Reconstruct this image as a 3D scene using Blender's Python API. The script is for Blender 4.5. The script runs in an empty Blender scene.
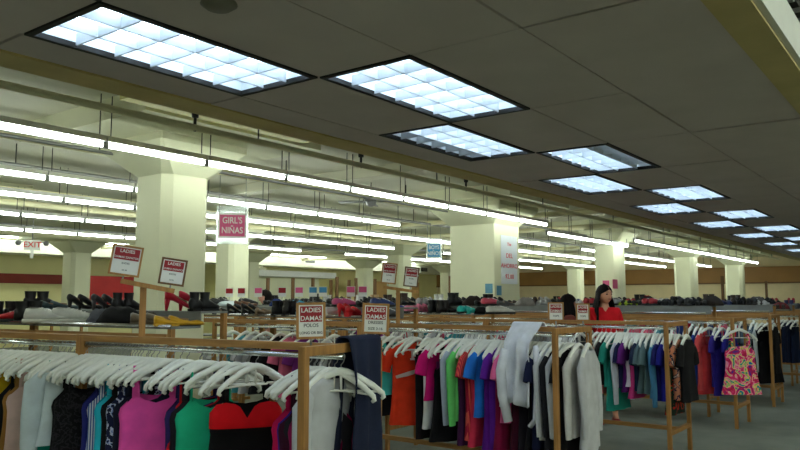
import bpy, bmesh, math, random
from mathutils import Vector, Matrix
R = math.radians
PI = math.pi
S = bpy.context.scene
COL = S.collection
rnd = random.Random(7)

# ------------------------------------------------------------------ camera
F = 742.0; EYE = 1.55
PITCH = math.atan(75 / F); TH = R(36.9)
hd = Vector((math.cos(TH), math.sin(TH), 0)); rt = Vector((math.sin(TH), -math.cos(TH), 0)); zz = Vector((0, 0, 1))
fwd = hd * math.cos(PITCH) + zz * math.sin(PITCH); upv = -hd * math.sin(PITCH) + zz * math.cos(PITCH)
cam = bpy.data.cameras.new('camera'); co = bpy.data.objects.new('camera', cam); COL.objects.link(co)
m = Matrix((rt, upv, -fwd)).transposed().to_4x4(); m.translation = (0, 0, EYE); co.matrix_world = m
cam.sensor_width = 36; cam.lens = F / 800 * 36; cam.clip_end = 200; cam.clip_start = 0.05
S.camera = co

def ray(px, py): return fwd + rt * ((px - 400) / F) + upv * ((225 - py) / F)
EP = Vector((0, 0, EYE))
def at_x(px, py, X): d = ray(px, py); return EP + d * (X / d.x)
def at_y(px, py, Y): d = ray(px, py); return EP + d * (Y / d.y)
def at_z(px, py, Z): d = ray(px, py); return EP + d * ((Z - EYE) / d.z)
def at_d(px, py, D): d = ray(px, py); return EP + d * (D / d.dot(hd))

# ------------------------------------------------------------------ materials
def lin(c):
    c = c / 255.0
    return c / 12.92 if c <= .04045 else ((c + .055) / 1.055) ** 2.4
def rgb(r, g, b): return (lin(r), lin(g), lin(b), 1)
MATS = {}
def mat(name, col, rough=.6, metal=0, noise=.0, scale=8, bump=0.0, bscale=200, kind=None, col2=None, col3=None, spec=.4, trans=0):
    if name in MATS: return MATS[name]
    M = bpy.data.materials.new(name); M.use_nodes = True
    nt = M.node_tree; b = nt.nodes['Principled BSDF']
    c = rgb(*col); b.inputs['Base Color'].default_value = c
    b.inputs['Roughness'].default_value = rough; b.inputs['Metallic'].default_value = metal
    b.inputs['Specular IOR Level'].default_value = spec
    if trans: b.inputs['Transmission Weight'].default_value = trans
    tc = nt.nodes.new('ShaderNodeTexCoord'); src = tc.outputs['Object']
    def ramp(fac, stops, interp='LINEAR'):
        r = nt.nodes.new('ShaderNodeValToRGB'); r.color_ramp.interpolation = interp
        el = r.color_ramp.elements
        while len(el) < len(stops): el.new(.5)
        for e, (p, cc) in zip(el, stops): e.position = p; e.color = cc
        nt.links.new(fac, r.inputs['Fac']); nt.links.new(r.outputs['Color'], b.inputs['Base Color'])
    if kind is None and noise > 0:
        n = nt.nodes.new('ShaderNodeTexNoise'); n.inputs['Scale'].default_value = scale; n.inputs['Detail'].default_value = 5
        nt.links.new(src, n.inputs['Vector'])
        d = [max(0, x * (1 - noise)) for x in c[:3]] + [1]; l = [min(1, x * (1 + noise)) for x in c[:3]] + [1]
        ramp(n.outputs['Fac'], [(.3, d), (.7, l)])
    if kind == 'wood':
        mp = nt.nodes.new('ShaderNodeMapping'); mp.inputs['Scale'].default_value = (14, 14, 1.2)
        if col2 == 'y': mp.inputs['Scale'].default_value = (14, 1.2, 14)
        n = nt.nodes.new('ShaderNodeTexNoise'); n.inputs['Scale'].default_value = 3; n.inputs['Detail'].default_value = 6
        nt.links.new(src, mp.inputs['Vector']); nt.links.new(mp.outputs['Vector'], n.inputs['Vector'])
        ramp(n.outputs['Fac'], [(.3, [x * .72 for x in c[:3]] + [1]), (.7, [min(1, x * 1.15) for x in c[:3]] + [1])])
    if kind == 'print':      # scattered blotches of a second and third colour
        v = nt.nodes.new('ShaderNodeTexNoise'); v.inputs['Scale'].default_value = scale; v.inputs['Detail'].default_value = 3
        nt.links.new(src, v.inputs['Vector'])
        ramp(v.outputs['Fac'], [(0, c), (.47, c), (.5, rgb(*col2)), (.58, rgb(*(col3 or col2))), (.62, c)], 'CONSTANT')
    if kind == 'stripe':
        w = nt.nodes.new('ShaderNodeTexWave'); w.bands_direction = 'X' if col3 is None else 'Z'; w.inputs['Scale'].default_value = scale
        nt.links.new(src, w.inputs['Vector']); ramp(w.outputs['Fac'], [(0, c), (.5, rgb(*col2))], 'CONSTANT')
    if kind == 'tiedye':
        w = nt.nodes.new('ShaderNodeTexNoise'); w.inputs['Scale'].default_value = 7; w.inputs['Detail'].default_value = 2; w.inputs['Distortion'].default_value = 2.5
        nt.links.new(src, w.inputs['Vector'])
        ramp(w.outputs['Fac'], [(.28, rgb(20, 70, 180)), (.38, rgb(20, 160, 140)), (.44, rgb(240, 225, 70)), (.48, rgb(250, 170, 190)), (.53, rgb(235, 60, 130)), (.6, rgb(215, 30, 60)), (.7, rgb(70, 50, 160))])
    if bump > 0:
        n2 = nt.nodes.new('ShaderNodeTexNoise'); n2.inputs['Scale'].default_value = bscale; n2.inputs['Detail'].default_value = 3
        nt.links.new(src, n2.inputs['Vector'])
        bp = nt.nodes.new('ShaderNodeBump'); bp.inputs['Strength'].default_value = bump; bp.inputs['Distance'].default_value = .01
        nt.links.new(n2.outputs['Fac'], bp.inputs['Height']); nt.links.new(bp.outputs['Normal'], b.inputs['Normal'])
    MATS[name] = M; return M
def emit(name, col, strength):
    M = bpy.data.materials.new(name); M.use_nodes = True; b = M.node_tree.nodes['Principled BSDF']
    b.inputs['Base Color'].default_value = rgb(*col); b.inputs['Emission Color'].default_value = rgb(*col)
    b.inputs['Emission Strength'].default_value = strength; MATS[name] = M; return M

PINE = mat('pine', (172, 124, 66), .55, kind='wood')
PINEY = mat('pine_long', (172, 126, 70), .55, kind='wood', col2='y')
OAK = mat('old_wood', (110, 78, 44), .6, kind='wood')
CHROME = mat('chrome', (225, 228, 228), .22, 1, noise=.05, scale=20)
STEEL = mat('dull_steel', (150, 150, 148), .45, .8, noise=.08, scale=10)
HPLAST = mat('white_plastic', (236, 236, 226), .38, noise=.04, scale=30)
CREAM = mat('cream_paint', (222, 222, 190), .6, noise=.05, scale=1.5, bump=.05, bscale=60)
SLABM = mat('slab_paint', (214, 212, 190), .7, noise=.10, scale=.8, bump=.08, bscale=30)
OLIVE = mat('olive_paint', (196, 176, 116), .6, noise=.1, scale=3)
DUCTM = mat('duct_paint', (232, 226, 186), .6, noise=.06, scale=3)
TILE = mat('ceiling_tile', (200, 188, 182), .9, noise=.05, scale=3, bump=.15, bscale=150)
DARKM = mat('dark_metal', (38, 36, 33), .6, noise=.1, scale=10)
GRID = mat('black_trim', (26, 25, 23), .6, noise=.1, scale=10)
CARPET = mat('grey_carpet', (124, 128, 114), .95, noise=.16, scale=2.5, bump=.3, bscale=300)
TAN = mat('tan_panel', (158, 116, 62), .55, noise=.1, scale=1.2)
PEACH = mat('peach_wall', (226, 208, 165), .6, noise=.05, scale=2)
WHITE = mat('white_paint', (232, 232, 226), .5, noise=.03, scale=5)
REDP = mat('red_paint', (168, 28, 26), .5, noise=.12, scale=2)
PAPER = mat('white_paper', (238, 238, 234), .5, noise=.02, scale=20)
REDC = mat('sign_red', (158, 22, 36), .5, noise=.04, scale=20)
PINKC = mat('sign_pink', (226, 96, 146), .5, noise=.04, scale=20)
BLUEC = mat('sign_blue', (70, 150, 200), .5, noise=.04, scale=20)
INK = mat('grey_ink', (80, 80, 84), .6, noise=.02)
GREYP = mat('grey_shelf', (118, 120, 116), .5, noise=.08, scale=12, bump=.1, bscale=90)
RUBBER = mat('rubber', (40, 40, 40), .7, noise=.1, scale=20)
SKIN = mat('skin', (216, 152, 120), .5, noise=.05, scale=12)
SKIN2 = mat('ruddy_skin', (150, 88, 66), .5, noise=.05, scale=12)
SKIN3 = mat('pale_skin', (214, 156, 136), .5, noise=.05, scale=12)
HAIR = mat('dark_hair', (18, 13, 12), .7, noise=.3, scale=40, spec=.12)
TUBE = emit('tube_glow', (244, 255, 247), 6.6)
TROF = emit('troffer_tube_glow', (216, 234, 248), 2.7)
LOUV = mat('louver_white', (215, 222, 228), .35, noise=.03, scale=20)

# ------------------------------------------------------------------ mesh helper
class MB:
    def __init__(s): s.v = []; s.f = []; s.sm = []
    def add(s, vs, fs, smooth=False, M=None):
        n = len(s.v)
        s.v += [tuple(M @ Vector(p)) if M else tuple(p) for p in vs]
        s.f += [tuple(i + n for i in q) for q in fs]; s.sm += [smooth] * len(fs); return s
    def box(s, x0, x1, y0, y1, z0, z1, M=None):
        v = [(x0, y0, z0), (x1, y0, z0), (x1, y1, z0), (x0, y1, z0), (x0, y0, z1), (x1, y0, z1), (x1, y1, z1), (x0, y1, z1)]
        return s.add(v, [(0, 3, 2, 1), (4, 5, 6, 7), (0, 1, 5, 4), (1, 2, 6, 5), (2, 3, 7, 6), (3, 0, 4, 7)], False, M)
    def rings(s, rs, cap0=True, cap1=True, smooth=True, closed=True):
        n = len(rs[0]); base = [p for r in rs for p in r]; fs = []
        for i in range(len(rs) - 1):
            for j in range(n if closed else n - 1):
                k = (j + 1) % n
                fs.append((i * n + j, i * n + k, (i + 1) * n + k, (i + 1) * n + j))
        if cap0: fs.append(tuple(range(n - 1, -1, -1)))
        if cap1: fs.append(tuple((len(rs) - 1) * n + j for j in range(n)))
        return s.add(base, fs, smooth)
    def tube(s, pts, r, n=8, r2=None, cap=True, flat=1.0):
        pts = [Vector(p) for p in pts]; rs = []; prev = None
        for i, p in enumerate(pts):
            t = (pts[min(i + 1, len(pts) - 1)] - pts[max(i - 1, 0)]).normalized()
            if prev is None:
                a = Vector((0, 0, 1)) if abs(t.z) < .9 else Vector((0, 1, 0))
                u = t.cross(a).normalized()
            else:
                u = (prev - t * prev.dot(t)).normalized()
            w = t.cross(u); prev = u
            rr = r if not isinstance(r, (list, tuple)) else r[i]
            rs.append([tuple(p + u * math.cos(2 * PI * k / n) * rr * flat + w * math.sin(2 * PI * k / n) * rr) for k in range(n)])
        return s.rings(rs, cap, cap)
    def sphere(s, c, r, nu=12, nv=8, sc=(1, 1, 1)):
        rs = []
        for i in range(1, nv):
            a = PI * i / nv
            rs.append([(c[0] + r * sc[0] * math.sin(a) * math.cos(2 * PI * k / nu), c[1] + r * sc[1] * math.sin(a) * math.sin(2 * PI * k / nu), c[2] - r * sc[2] * math.cos(a)) for k in range(nu)])
        return s.rings(rs, True, True)
    def mesh(s, name):
        me = bpy.data.meshes.new(name); me.from_pydata(s.v, [], s.f)
        me.polygons.foreach_set('use_smooth', s.sm); me.update(); return me
    def build(s, name, M, parent=None):
        return obj(name, s.mesh(name), M, parent)
def obj(name, me, M, parent=None):
    o = bpy.data.objects.new(name, me); COL.objects.link(o)
    if M is not None:
        if not me.materials: me.materials.append(M)
        elif me.materials[0] != M: o.material_slots[0].link = 'OBJECT'; o.material_slots[0].material = M
    if parent is not None: o.parent = parent
    return o
def tag(o, label=None, cat=None, group=None, kind=None):
    if label: o['label'] = label
    if cat: o['category'] = cat
    if group: o['group'] = group
    if kind: o['kind'] = kind
    return o
def thing(name, label, cat, loc=(0, 0, 0), rz=0, group=None):
    o = bpy.data.objects.new(name, None); COL.objects.link(o); o.empty_display_size = .1
    o.location = loc; o.rotation_euler = (0, 0, rz)
    return tag(o, label, cat, group)
KIDS = {}
def kids(o):
    return [c for c in o.children]
def dup(o, parent=None):
    c = o.copy(); COL.objects.link(c)
    if parent is not None: c.parent = parent
    for k in kids(o): dup(k, c)
    return c
def struct(name, mb, M, parent=None):
    o = mb.build(name, M, parent)
    if parent is None: tag(o, kind='structure')
    return o
def nth(n):
    w = ['', 'first', 'second', 'third', 'fourth', 'fifth', 'sixth', 'seventh', 'eighth', 'ninth', 'tenth', 'eleventh', 'twelfth']
    if n < len(w): return w[n]
    return '%d%s' % (n, 'th' if 10 <= n % 100 <= 20 else {1: 'st', 2: 'nd', 3: 'rd'}.get(n % 10, 'th'))
def text(body, size, M, parent, loc, rot=(PI / 2, 0, 0), name='lettering', xs=1.0):
    c = bpy.data.curves.new(name, 'FONT'); c.body = body; c.size = size; c.align_x = 'CENTER'; c.align_y = 'CENTER'; c.extrude = .0008; c.offset = size * .012
    c.materials.append(M)
    tmp = bpy.data.objects.new(name, c); COL.objects.link(tmp)
    me = bpy.data.meshes.new_from_object(tmp.evaluated_get(bpy.context.evaluated_depsgraph_get()))
    bpy.data.objects.remove(tmp); bpy.data.curves.remove(c)
    o = obj(name, me, M, parent); o.location = loc; o.rotation_euler = rot; o.scale = (xs, 1, 1)
    return o

# ------------------------------------------------------------------ the room
X0, X1, Y0, Y1, ZS = -8.0, 37.0, -9.0, 25.0, 3.62
struct('floor', MB().box(X0, X1, Y0, Y1, -.1, 0), CARPET)
struct('ceiling', MB().box(X0, X1, Y0, Y1, ZS, ZS + .2), SLABM)
struct('wall_back', MB().box(X0 - .2, X0, Y0, Y1, 0, ZS), CREAM)
struct('wall_right', MB().box(X0, X1, Y0 - .2, Y0, 0, ZS), CREAM)
w = struct('wall_left', MB().box(X0, X1, Y1, Y1 + .2, 0, ZS), mat('yellowed_wall', (214, 208, 150), .6, noise=.06, scale=1))
w = struct('wall_front', MB().box(X1, X1 + .2, Y0, Y1, 0, ZS), PEACH)
# tan band on the far wall, bulkhead on the other far wall
mb = MB().box(X1 - .06, X1, Y0, Y1, 2.36, 3.06)
struct('trim_1', mb, TAN)
struct('trim_2', MB().box(X1 - .09, X1, Y0, Y1, 2.30, 2.36), mat('dark_cap', (110, 78, 40), .5, noise=.05))
struct('trim_3', MB().box(X0, X1, Y1 - 1.2, Y1, 3.04, 3.44), mat('bulkhead_paint', (240, 240, 222), .5, noise=.03, scale=1))
struct('trim_4', MB().box(X0, 17, Y1 - .06, Y1, 2.1, 2.42), mat('brick_red_band', (132, 40, 26), .6, noise=.1, scale=2))
struct('trim_5', MB().box(14.4, 16.8, Y1 - .5, Y1 - .06, 1.4, 2.4), REDP)
# white soffit over the fitting rooms and the pale partition under it
struct('trim_6', MB().box(19.3, 24.6, 22.0, 22.9, 2.50, 2.74), WHITE)
mb = MB().box(19.6, 24.3, 22.75, 22.9, 0, 2.5)
struct('partition', mb, CREAM)
# dark curved awning by the left soffit
mb = MB(); rs = []
for x in (19.8, 21.5):
    rs.append([(x, 23.7 - .7 * math.cos(a * PI / 16), 2.66 + .34 * math.sin(a * PI / 16)) for a in range(9)] + [(x, 23.7, 2.66)])
mb.rings(rs, True, True, False)
tag(mb.build('awning', mat('awning_olive', (118, 112, 80), .7, noise=.1)), 'olive curved awning over a doorway on the far cream wall', 'awning')
struct('partition', MB().box(27.0, 31.5, 22.4, 22.6, 0, 2.45), mat('tan_partition', (176, 138, 82), .6, noise=.08, scale=2))

# columns ----------------------------------------------------------
GX = [5.43 + 7.0 * k for k in range(-1, 5)]
def ring8(cx, cy, hw, ch, z):
    return [(cx + hw, cy - hw + ch, z), (cx + hw, cy + hw - ch, z), (cx + hw - ch, cy + hw, z), (cx - hw + ch, cy + hw, z), (cx - hw, cy + hw - ch, z), (cx - hw, cy - hw + ch, z), (cx - hw + ch, cy - hw, z), (cx + hw - ch, cy - hw, z)]
def column(cx, cy, hw=.33, ch=.10, boxed=False):
    if boxed: hw, ch, cx = .50, .012, cx + .37
    mb = MB(); mb.rings([ring8(cx, cy, hw, ch, 0), ring8(cx, cy, hw, ch, 3.0)], False, False, False)
    t = .62 if not boxed else .8
    mb.rings([ring8(cx, cy, hw, ch, 3.0), ring8(cx, cy, t, .02, 3.32)], False, True, False)
    mb.rings([ring8(cx, cy, t, .02, 3.32), ring8(cx, cy, t, .02, 3.40)], False, False, False)
    mb.box(cx - 1.25, cx + 1.25, cy - 1.25, cy + 1.25, 3.40, ZS)
    return struct('column', mb, CREAM)
for r, cy in enumerate((7.5, 14.62, 21.9)):
    for k, cx in enumerate(GX):
        column(cx, cy, boxed=(r == 0 and k == 2))

# slab beams between the column rows
for cx in (9.0, 16.0, 23.0, 30.0):
    struct('beam', MB().box(cx - .15, cx + .15, 4.0, Y1, 3.46, ZS), SLABM)

# dropped ceiling -----------------------------------------------------
ZD = 2.75; YL, YR = 3.62, .755
TX = 1.29; TX0 = 1.58 - 5 * TX
YS = [YR, 1.48, 2.09, 2.705, 3.325, YL]
NX = int((X1 - TX0) / TX)
trof = {}
for k in range(-4, 25):
    row = 3 if k % 2 == 0 else 2
    trof[(5 + k, row)] = k
mb = MB(); gb = MB()
for i in range(NX):
    for j in range(5):
        x0, x1, y0, y1 = TX0 + i * TX, TX0 + (i + 1) * TX, YS[j], YS[j + 1]
        if (i, j) in trof: continue
        dz = rnd.choice((0, 0, 0, .004, -.003))
        mb.box(x0 + .007, x1 - .007, y0 + .006, y1 - .006, ZD + dz, ZD + .015 + dz)
struct('ceiling', mb, TILE)
# plenum: closed box above the tiles
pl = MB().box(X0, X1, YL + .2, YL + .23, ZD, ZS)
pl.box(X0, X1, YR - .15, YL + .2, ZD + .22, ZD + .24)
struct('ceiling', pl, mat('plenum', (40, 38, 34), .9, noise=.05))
struct('trim_7', MB().box(X0, X1, YL, YL + .23, ZD - .012, ZD + .03), OLIVE)
struct('trim_8', MB().box(X0, X1, YR - .16, YR, ZD - .012, ZD + .03), OLIVE)
struct('trim_9', MB().box(X0, X1, YR - .19, YR - .16, ZD, ZD + .2), mat('soffit_grey', (206, 208, 198), .6, noise=.05, scale=4))
p = at_z(784, 6, 3.0)
vt = thing('air_vent', 'dark slotted air vent seen past the dropped ceiling in the top corner', 'air vent', (p.x - .1, p.y, 2.98))
MB().box(-.5, .5, -.06, .06, .02, .2).build('housing', DARKM, vt)
for x in (-.45, .45): MB().tube([(x, 0, .2), (x, 0, ZS - 2.98)], .006, 6).build('hanging_rod', DARKM, vt)
for k in range(6): MB().box(-.48 + k * .16, -.46 + k * .16, -.06, .06, 0, .02).build('slat', STEEL, vt)

def troffer(i, j, k):
    x0, x1, y0, y1 = TX0 + i * TX, TX0 + (i + 1) * TX, YS[j], YS[j + 1]
    rowname = 'beside the olive edge trim' if j == 3 else 'in the inner row'
    extra = {0: ', closest to the camera', 1: '', 2: ', partly dark', 3: ', one side dark'}.get(k, '')
    t = thing('troffer_light', 'recessed louvered ceiling light %s, %s along%s' % (rowname, nth(k // 2 + 1), extra) if k >= 0 else 'recessed louvered ceiling light overhead, %s back from the first big light' % nth(-k), 'ceiling light', ((x0 + x1) / 2, (y0 + y1) / 2, ZD), 0, 'recessed lights in the dropped ceiling')
    hx, hy = TX / 2 - .004, (y1 - y0) / 2 - .004
    fr = MB()
    fr.box(-hx, hx, -hy, -hy + .03, -.006, .02).box(-hx, hx, hy - .03, hy, -.006, .02).box(-hx, -hx + .03, -hy + .03, hy - .03, -.006, .02).box(hx - .03, hx, -hy + .03, hy - .03, -.006, .02)
    fr.build('frame', GRID, t)
    ho = MB().box(-hx, hx, -hy, hy, .125, .13).box(-hx, hx, -hy, -hy + .006, .02, .125).box(-hx, hx, hy - .006, hy, .02, .125).box(-hx, -hx + .006, -hy, hy, .02, .125).box(hx - .006, hx, -hy, hy, .02, .125)
    ho.build('housing', LOUV, t)
    lv = MB(); ix, iy = hx - .03, hy - .03
    for a in range(1, 6): x = -ix + 2 * ix * a / 6; lv.box(x - .004, x + .004, -iy, iy, .004, .062)
    for a in (1, 2): y = -iy + 2 * iy * a / 3; lv.box(-ix, ix, y - .004, y + .004, .004, .062)
    lv.build('louver', LOUV, t)
    for a in range(3):
        y = -iy + 2 * iy * (a + .5) / 3
        off = (k == 2 and a == 2) or (k == 3 and a == 0)
        MB().tube([(-ix + .02, y, .095), (ix - .02, y, .095)], .016, 10).build('fluorescent_tube', mat('dead_tube', (120, 124, 124), .4) if off else TROF, t)
        if off: MB().box(-ix, ix, y - iy / 3 + .006, y + iy / 3 - .006, .108, .122).build('shade_sheet', mat('unlit_shade', (70, 66, 60), .6), t)  # dark sheet over a dead tube, paints the unlit bay's shade
for (i, j), k in sorted(trof.items(), key=lambda q: q[1]): troffer(i, j, k)
# smoke detector disc
p = at_z(219, 2, ZD); tag(MB().rings([[(p.x + r_ * math.cos(a * PI / 10), p.y + r_ * math.sin(a * PI / 10), z_) for a in range(20)] for r_, z_ in ((.07, ZD), (.075, ZD - .012), (.05, ZD - .03))]).build('smoke_detector', mat('detector', (120, 116, 104), .5)), 'round smoke detector on the dark ceiling tile above big light', 'smoke detector')

# fluorescent strips ------------------------------------------------------------
def strip_proto():
    t = bpy.data.objects.new('strip_light', None); COL.objects.link(t)
    MB().box(.01, 1.21, -.045, .045, .03, .085).build('batten', WHITE, t)
    MB().tube([(.03, 0, 0), (1.19, 0, 0)], .026, 10).build('fluorescent_tube', TUBE, t)
    for x in (0, 1.19): MB().box(x, x + .03, -.022, .022, -.035, .06).build('lamp_holder', GREYP, t)
    for x in (.06, 1.16): MB().tube([(x, 0, .085), (x, 0, .50)], .006, 6).build('hanging_rod', DARKM, t)
    return t
SP = strip_proto(); first = True
rows = [('unseen row added behind the soffit', -1.3, 3.06, [-6.5 + 1.22 * k for k in range(14)]),  # this and the next two rows: unseen, added to light camera-facing things
        ('second row behind the soffit', -3.7, 3.06, [-6.5 + 1.22 * k for k in range(14)]),
        ('third row behind the soffit', -6.1, 3.06, [-6.5 + 1.22 * k for k in range(14)]),
        ('row closest to the dropped ceiling', 6.6, 3.06, [(-5.78 + 1.22 * k) for k in range(16)] + [18.8 + 1.22 * k for k in range(12)]),
        ('short row bridging the gap above column', 7.02, 2.98, [14.6 + 1.22 * k for k in range(4)]),
        ('second row beyond the dropped ceiling', 9.0, 3.06, [1.0 + 1.22 * k for k in range(9)] + [14.0 + 1.22 * k for k in range(4)] + [21 + 1.22 * k for k in range(12)]),
        ('third row beyond the dropped ceiling', 10.8, 3.06, [2.2 + 1.22 * k for k in range(12)] + [19.0 + 1.22 * k for k in range(13)]),
        ('fourth row beyond the dropped ceiling', 13.3, 3.06, [4.0 + 1.22 * k for k in range(11)] + [20.0 + 1.22 * k for k in range(12)]),
        ('fifth row beyond the dropped ceiling', 16.2, 3.06, [5.5 + 1.22 * k for k in range(9)] + [18.5 + 1.22 * k for k in range(12)]),
        ('row closest to the far wall', 23.35, 3.48, [6.5 + 1.22 * k for k in range(22)])]
for nm, y, z, xs in rows:
    for k, x in enumerate(xs):
        o = SP if first else dup(SP); first = False
        o.location = (x, y, z + .0)
        tag(o, 'bare fluorescent tube light, %s of the %s' % (nth(k + 1), nm), 'ceiling light', 'fluorescent tubes in the ' + nm)

# pipes, ducts, fan, sprinklers ---------------------------------------------------
def pipe_x(y, z, r, x0, x1, M, label, name='pipe'):
    o = MB().tube([(x0, y, z), ((x0 + x1) / 2, y, z), (x1, y, z)], r, 12).build(name, M)
    n = int((x1 - x0) / 3)
    for k in range(n + 1):
        x = x0 + .7 + k * 3
        if x < x1: MB().tube([(x, y, z), (x, y, ZS)], .008, 6).build('hanging_rod', DARKM, o)
    return tag(o, label, 'pipe')
a = at_y(0, 84, 5.2)
P1 = pipe_x(5.2, a.z, .03, X0, 30, DUCTM, 'cream sprinkler pipe running parallel to the dropped ceiling edge')
for px, py in ((195, 122), (361, 161), (466, 187)):
    q = at_y(px, py, 5.2)
    mb = MB().tube([(q.x, 5.2, a.z - .03), (q.x, 5.2, a.z + .09)], .013, 8).tube([(q.x, 5.2, a.z + .09), (q.x, 5.2, a.z + .13)], [.03, .03], 8)
    mb.build('sprinkler_head', DARKM, P1)
b0 = at_y(145, 112, 5.6); b1 = at_y(328, 150, 5.6)
du = MB().box(b0.x, b1.x, 5.36, 6.0, 3.36, ZS - .02)
tag(du.build('air_duct', mat('duct_olive', (196, 190, 118), .6, noise=.06, scale=2)), 'olive rectangular air duct above the cream pipe', 'air duct')
pipe_x(9.9, 3.33, .03, X0, 33, STEEL, 'thin grey conduit between second and third tube rows')
pipe_x(12.0, 3.3, .05, X0, 33, DUCTM, 'cream pipe beyond the third tube row')
pipe_x(15.2, 3.32, .04, X0, 33, STEEL, 'grey pipe beyond the fourth tube row')
pipe_x(7.9, 3.27, .02, X0, 33, STEEL, 'thin grey conduit beyond the first tube row')
pipe_x(8.5, 3.4, .04, X0, 33, DUCTM, 'cream pipe beyond the first tube row')
pipe_x(14.0, 3.36, .06, X0, 33, DUCTM, 'cream pipe beyond the fourth tube row')
pipe_x(17.6, 3.3, .03, X0, 33, STEEL, 'thin grey conduit beyond the fifth tube row')
pipe_x(19.7, 3.3, .07, X0, 33, DUCTM, 'thick cream pipe by the far wall')
for x, z, r_, lab in ((14.4, 3.36, .05, 'cream cross pipe in front of boxed column capital'), (17.2, 3.33, .06, 'cream cross pipe over the gap in tube row'), (24.3, 3.36, .05, 'cream cross pipe over the far columns')):
    o = MB().tube([(x, 4.0, z), (x, 12, z), (x, 24, z)], r_, 12).build('pipe', DUCTM)
    for y in (5.9, 8.4, 12.5, 17, 20.5): MB().tube([(x, y, z), (x, y, ZS)], .008, 6).build('hanging_rod', DARKM, o)
    tag(o, lab, 'pipe')
p = at_d(371, 201, 13.0)
fan = thing('ceiling_fan', 'grey ceiling fan hanging between the tube rows', 'ceiling fan', (p.x, p.y, p.z))
MB().tube([(0, 0, .02), (0, 0, ZS - p.z)], .015, 8).build('downrod', STEEL, fan)
MB().rings([[(r_ * math.cos(q * PI / 8), r_ * math.sin(q * PI / 8), z_) for q in range(16)] for r_, z_ in ((.03, -.1), (.09, -.07), (.1, 0), (.05, .06))]).build('motor', STEEL, fan)
for k in range(4):
    mb = MB(); Mx = Matrix.Rotation(k * PI / 2 + .55, 4, 'Z') @ Matrix.Rotation(.18, 4, 'X')
    mb.box(.09, .58, -.06, .06, -.02, -.01, Mx); mb.build('blade', GREYP, fan)

# ------------------------------------------------------------------ signs
def card(parent, w, h, frame, head, lines, foot, headc=REDC, z0=0):
    """a framed sign card facing local -y, its bottom edge at z0"""
    fr = MB(); t = .012
    fr.box(-w / 2, w / 2, -.008, .008, z0, z0 + t).box(-w / 2, w / 2, -.008, .008, z0 + h - t, z0 + h).box(-w / 2, -w / 2 + t, -.008, .008, z0 + t, z0 + h - t).box(w / 2 - t, w / 2, -.008, .008, z0 + t, z0 + h - t)
    fr.build('sign_frame', frame, parent)
    pn = MB().box(-w / 2 + t, w / 2 - t, -.004, .004, z0 + t, z0 + h - t).build('sign_panel', PAPER, parent)
    bd = MB().box(-w / 2 + t + .006, w / 2 - t - .006, -.006, -.004, z0 + h * (1 - head), z0 + h - t - .006).build('heading_band', headc, parent)
    hb = h * head - t; n = len(lines)
    for i, (s_, sz) in enumerate(lines):
        text(s_, sz, PAPER, bd, (0, -.0072, z0 + h - t - .006 - hb * (i + .5) / n * .97))
    for i, (s_, sz) in enumerate(foot):
        text(s_, sz, INK, pn, (0, -.0055, z0 + t + (h * (1 - head) - t) * (1 - (i + .5) / max(1, len(foot)))))
def face_yaw(p, off=0): return math.atan2(-p[1], -p[0]) + PI / 2 + off     # local -y looks at the camera

# ------------------------------------------------------------------ garment racks
RT, RZ, RW = 1.33, 1.262, .33
def rack_unit(L, frame):
    """aisle end: a two-post frame; elsewhere one post on a cross foot"""
    t = bpy.data.objects.new('garment_rack', None); COL.objects.link(t)
    h = .019
    for y in (h, L - h):
        if y == h and frame:
            for sx in (-1, 1): MB().box(sx * RW - h, sx * RW + h, y - h, y + h, 0, RT).build('post', PINE, t)
            MB().box(-RW + h, RW - h, y - h, y + h, RT - .045, RT).build('top_crossbar', PINE, t)
            MB().box(-RW + h, RW - h, y - h, y + h, .235, .275).build('lower_crossbar', PINE, t)
        else:
            MB().box(-h, h, y - h, y + h, .04, RT).build('post', PINE, t)
            MB().box(-.28, .28, y - h, y + h, 0, .04).build('foot', PINE, t)
    MB().box(-h, h, 2 * h, L - 2 * h, RT - .042, RT - .002).build('top_rail', PINEY, t)
    MB().box(-h, h, 2 * h, L - 2 * h, .235, .275).build('stretcher', PINEY, t)
    MB().tube([(0, .02, RZ), (0, L / 2, RZ), (0, L - .02, RZ)], .016, 12).build('hanging_rail', CHROME, t)
    return t
RACKS = {}
names = {-1: 'front rack', 0: 'second rack', 1: 'third rack', 2: 'fourth rack', 3: 'fifth rack', 4: 'sixth rack', 5: 'seventh rack', 6: 'eighth rack', 7: 'ninth rack'}
LEN = 2.25
PROTO = [rack_unit(LEN, True), rack_unit(LEN, False), rack_unit(2.05, True), rack_unit(2.05, False)]; used = [0, 0, 0, 0]
def rack_row(idx, X, Y, rz, n, L=LEN, jump=0):
    RACKS[idx] = (X, Y, rz, n * L)
    for k in range(n):
        v = (0 if k == 0 else 1) + (2 if L != LEN else 0)
        o = dup(PROTO[v]) if used[v] else PROTO[v]; used[v] = 1; yy = k * L + (jump if k >= 2 else 0)
        o.location = (X - math.sin(rz) * yy, Y + math.cos(rz) * yy, 0); o.rotation_euler = (0, 0, rz)
        tag(o, 'pine garment rack with chrome rail, %s of the %s' % ('aisle end unit' if k == 0 else nth(k + 1) + ' unit in from the aisle', names[idx]), 'clothes rack', 'pine garment racks')
rack_row(-1, 2.89, 2.51, R(7), 2, 2.05)
rack_row(0, 5.70, 2.51, 0, 2)
rack_row(1, 7.82, 2.32, 0, 4)
rack_row(2, 10.11, 2.23, 0, 3)
rack_row(3, 12.42, 2.24, 0, 2)
rack_row(4, 14.75, 2.2, 0, 3)
rack_row(5, 17.1, 2.2, 0, 2)
rack_row(6, 19.6, 2.2, 0, 2)
def rk(idx, s, x=0, z=0):
    X, Y, rz, n = RACKS[idx]
    return Vector((X + math.cos(rz) * x - math.sin(rz) * s, Y + math.sin(rz) * x + math.cos(rz) * s, z))
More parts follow.
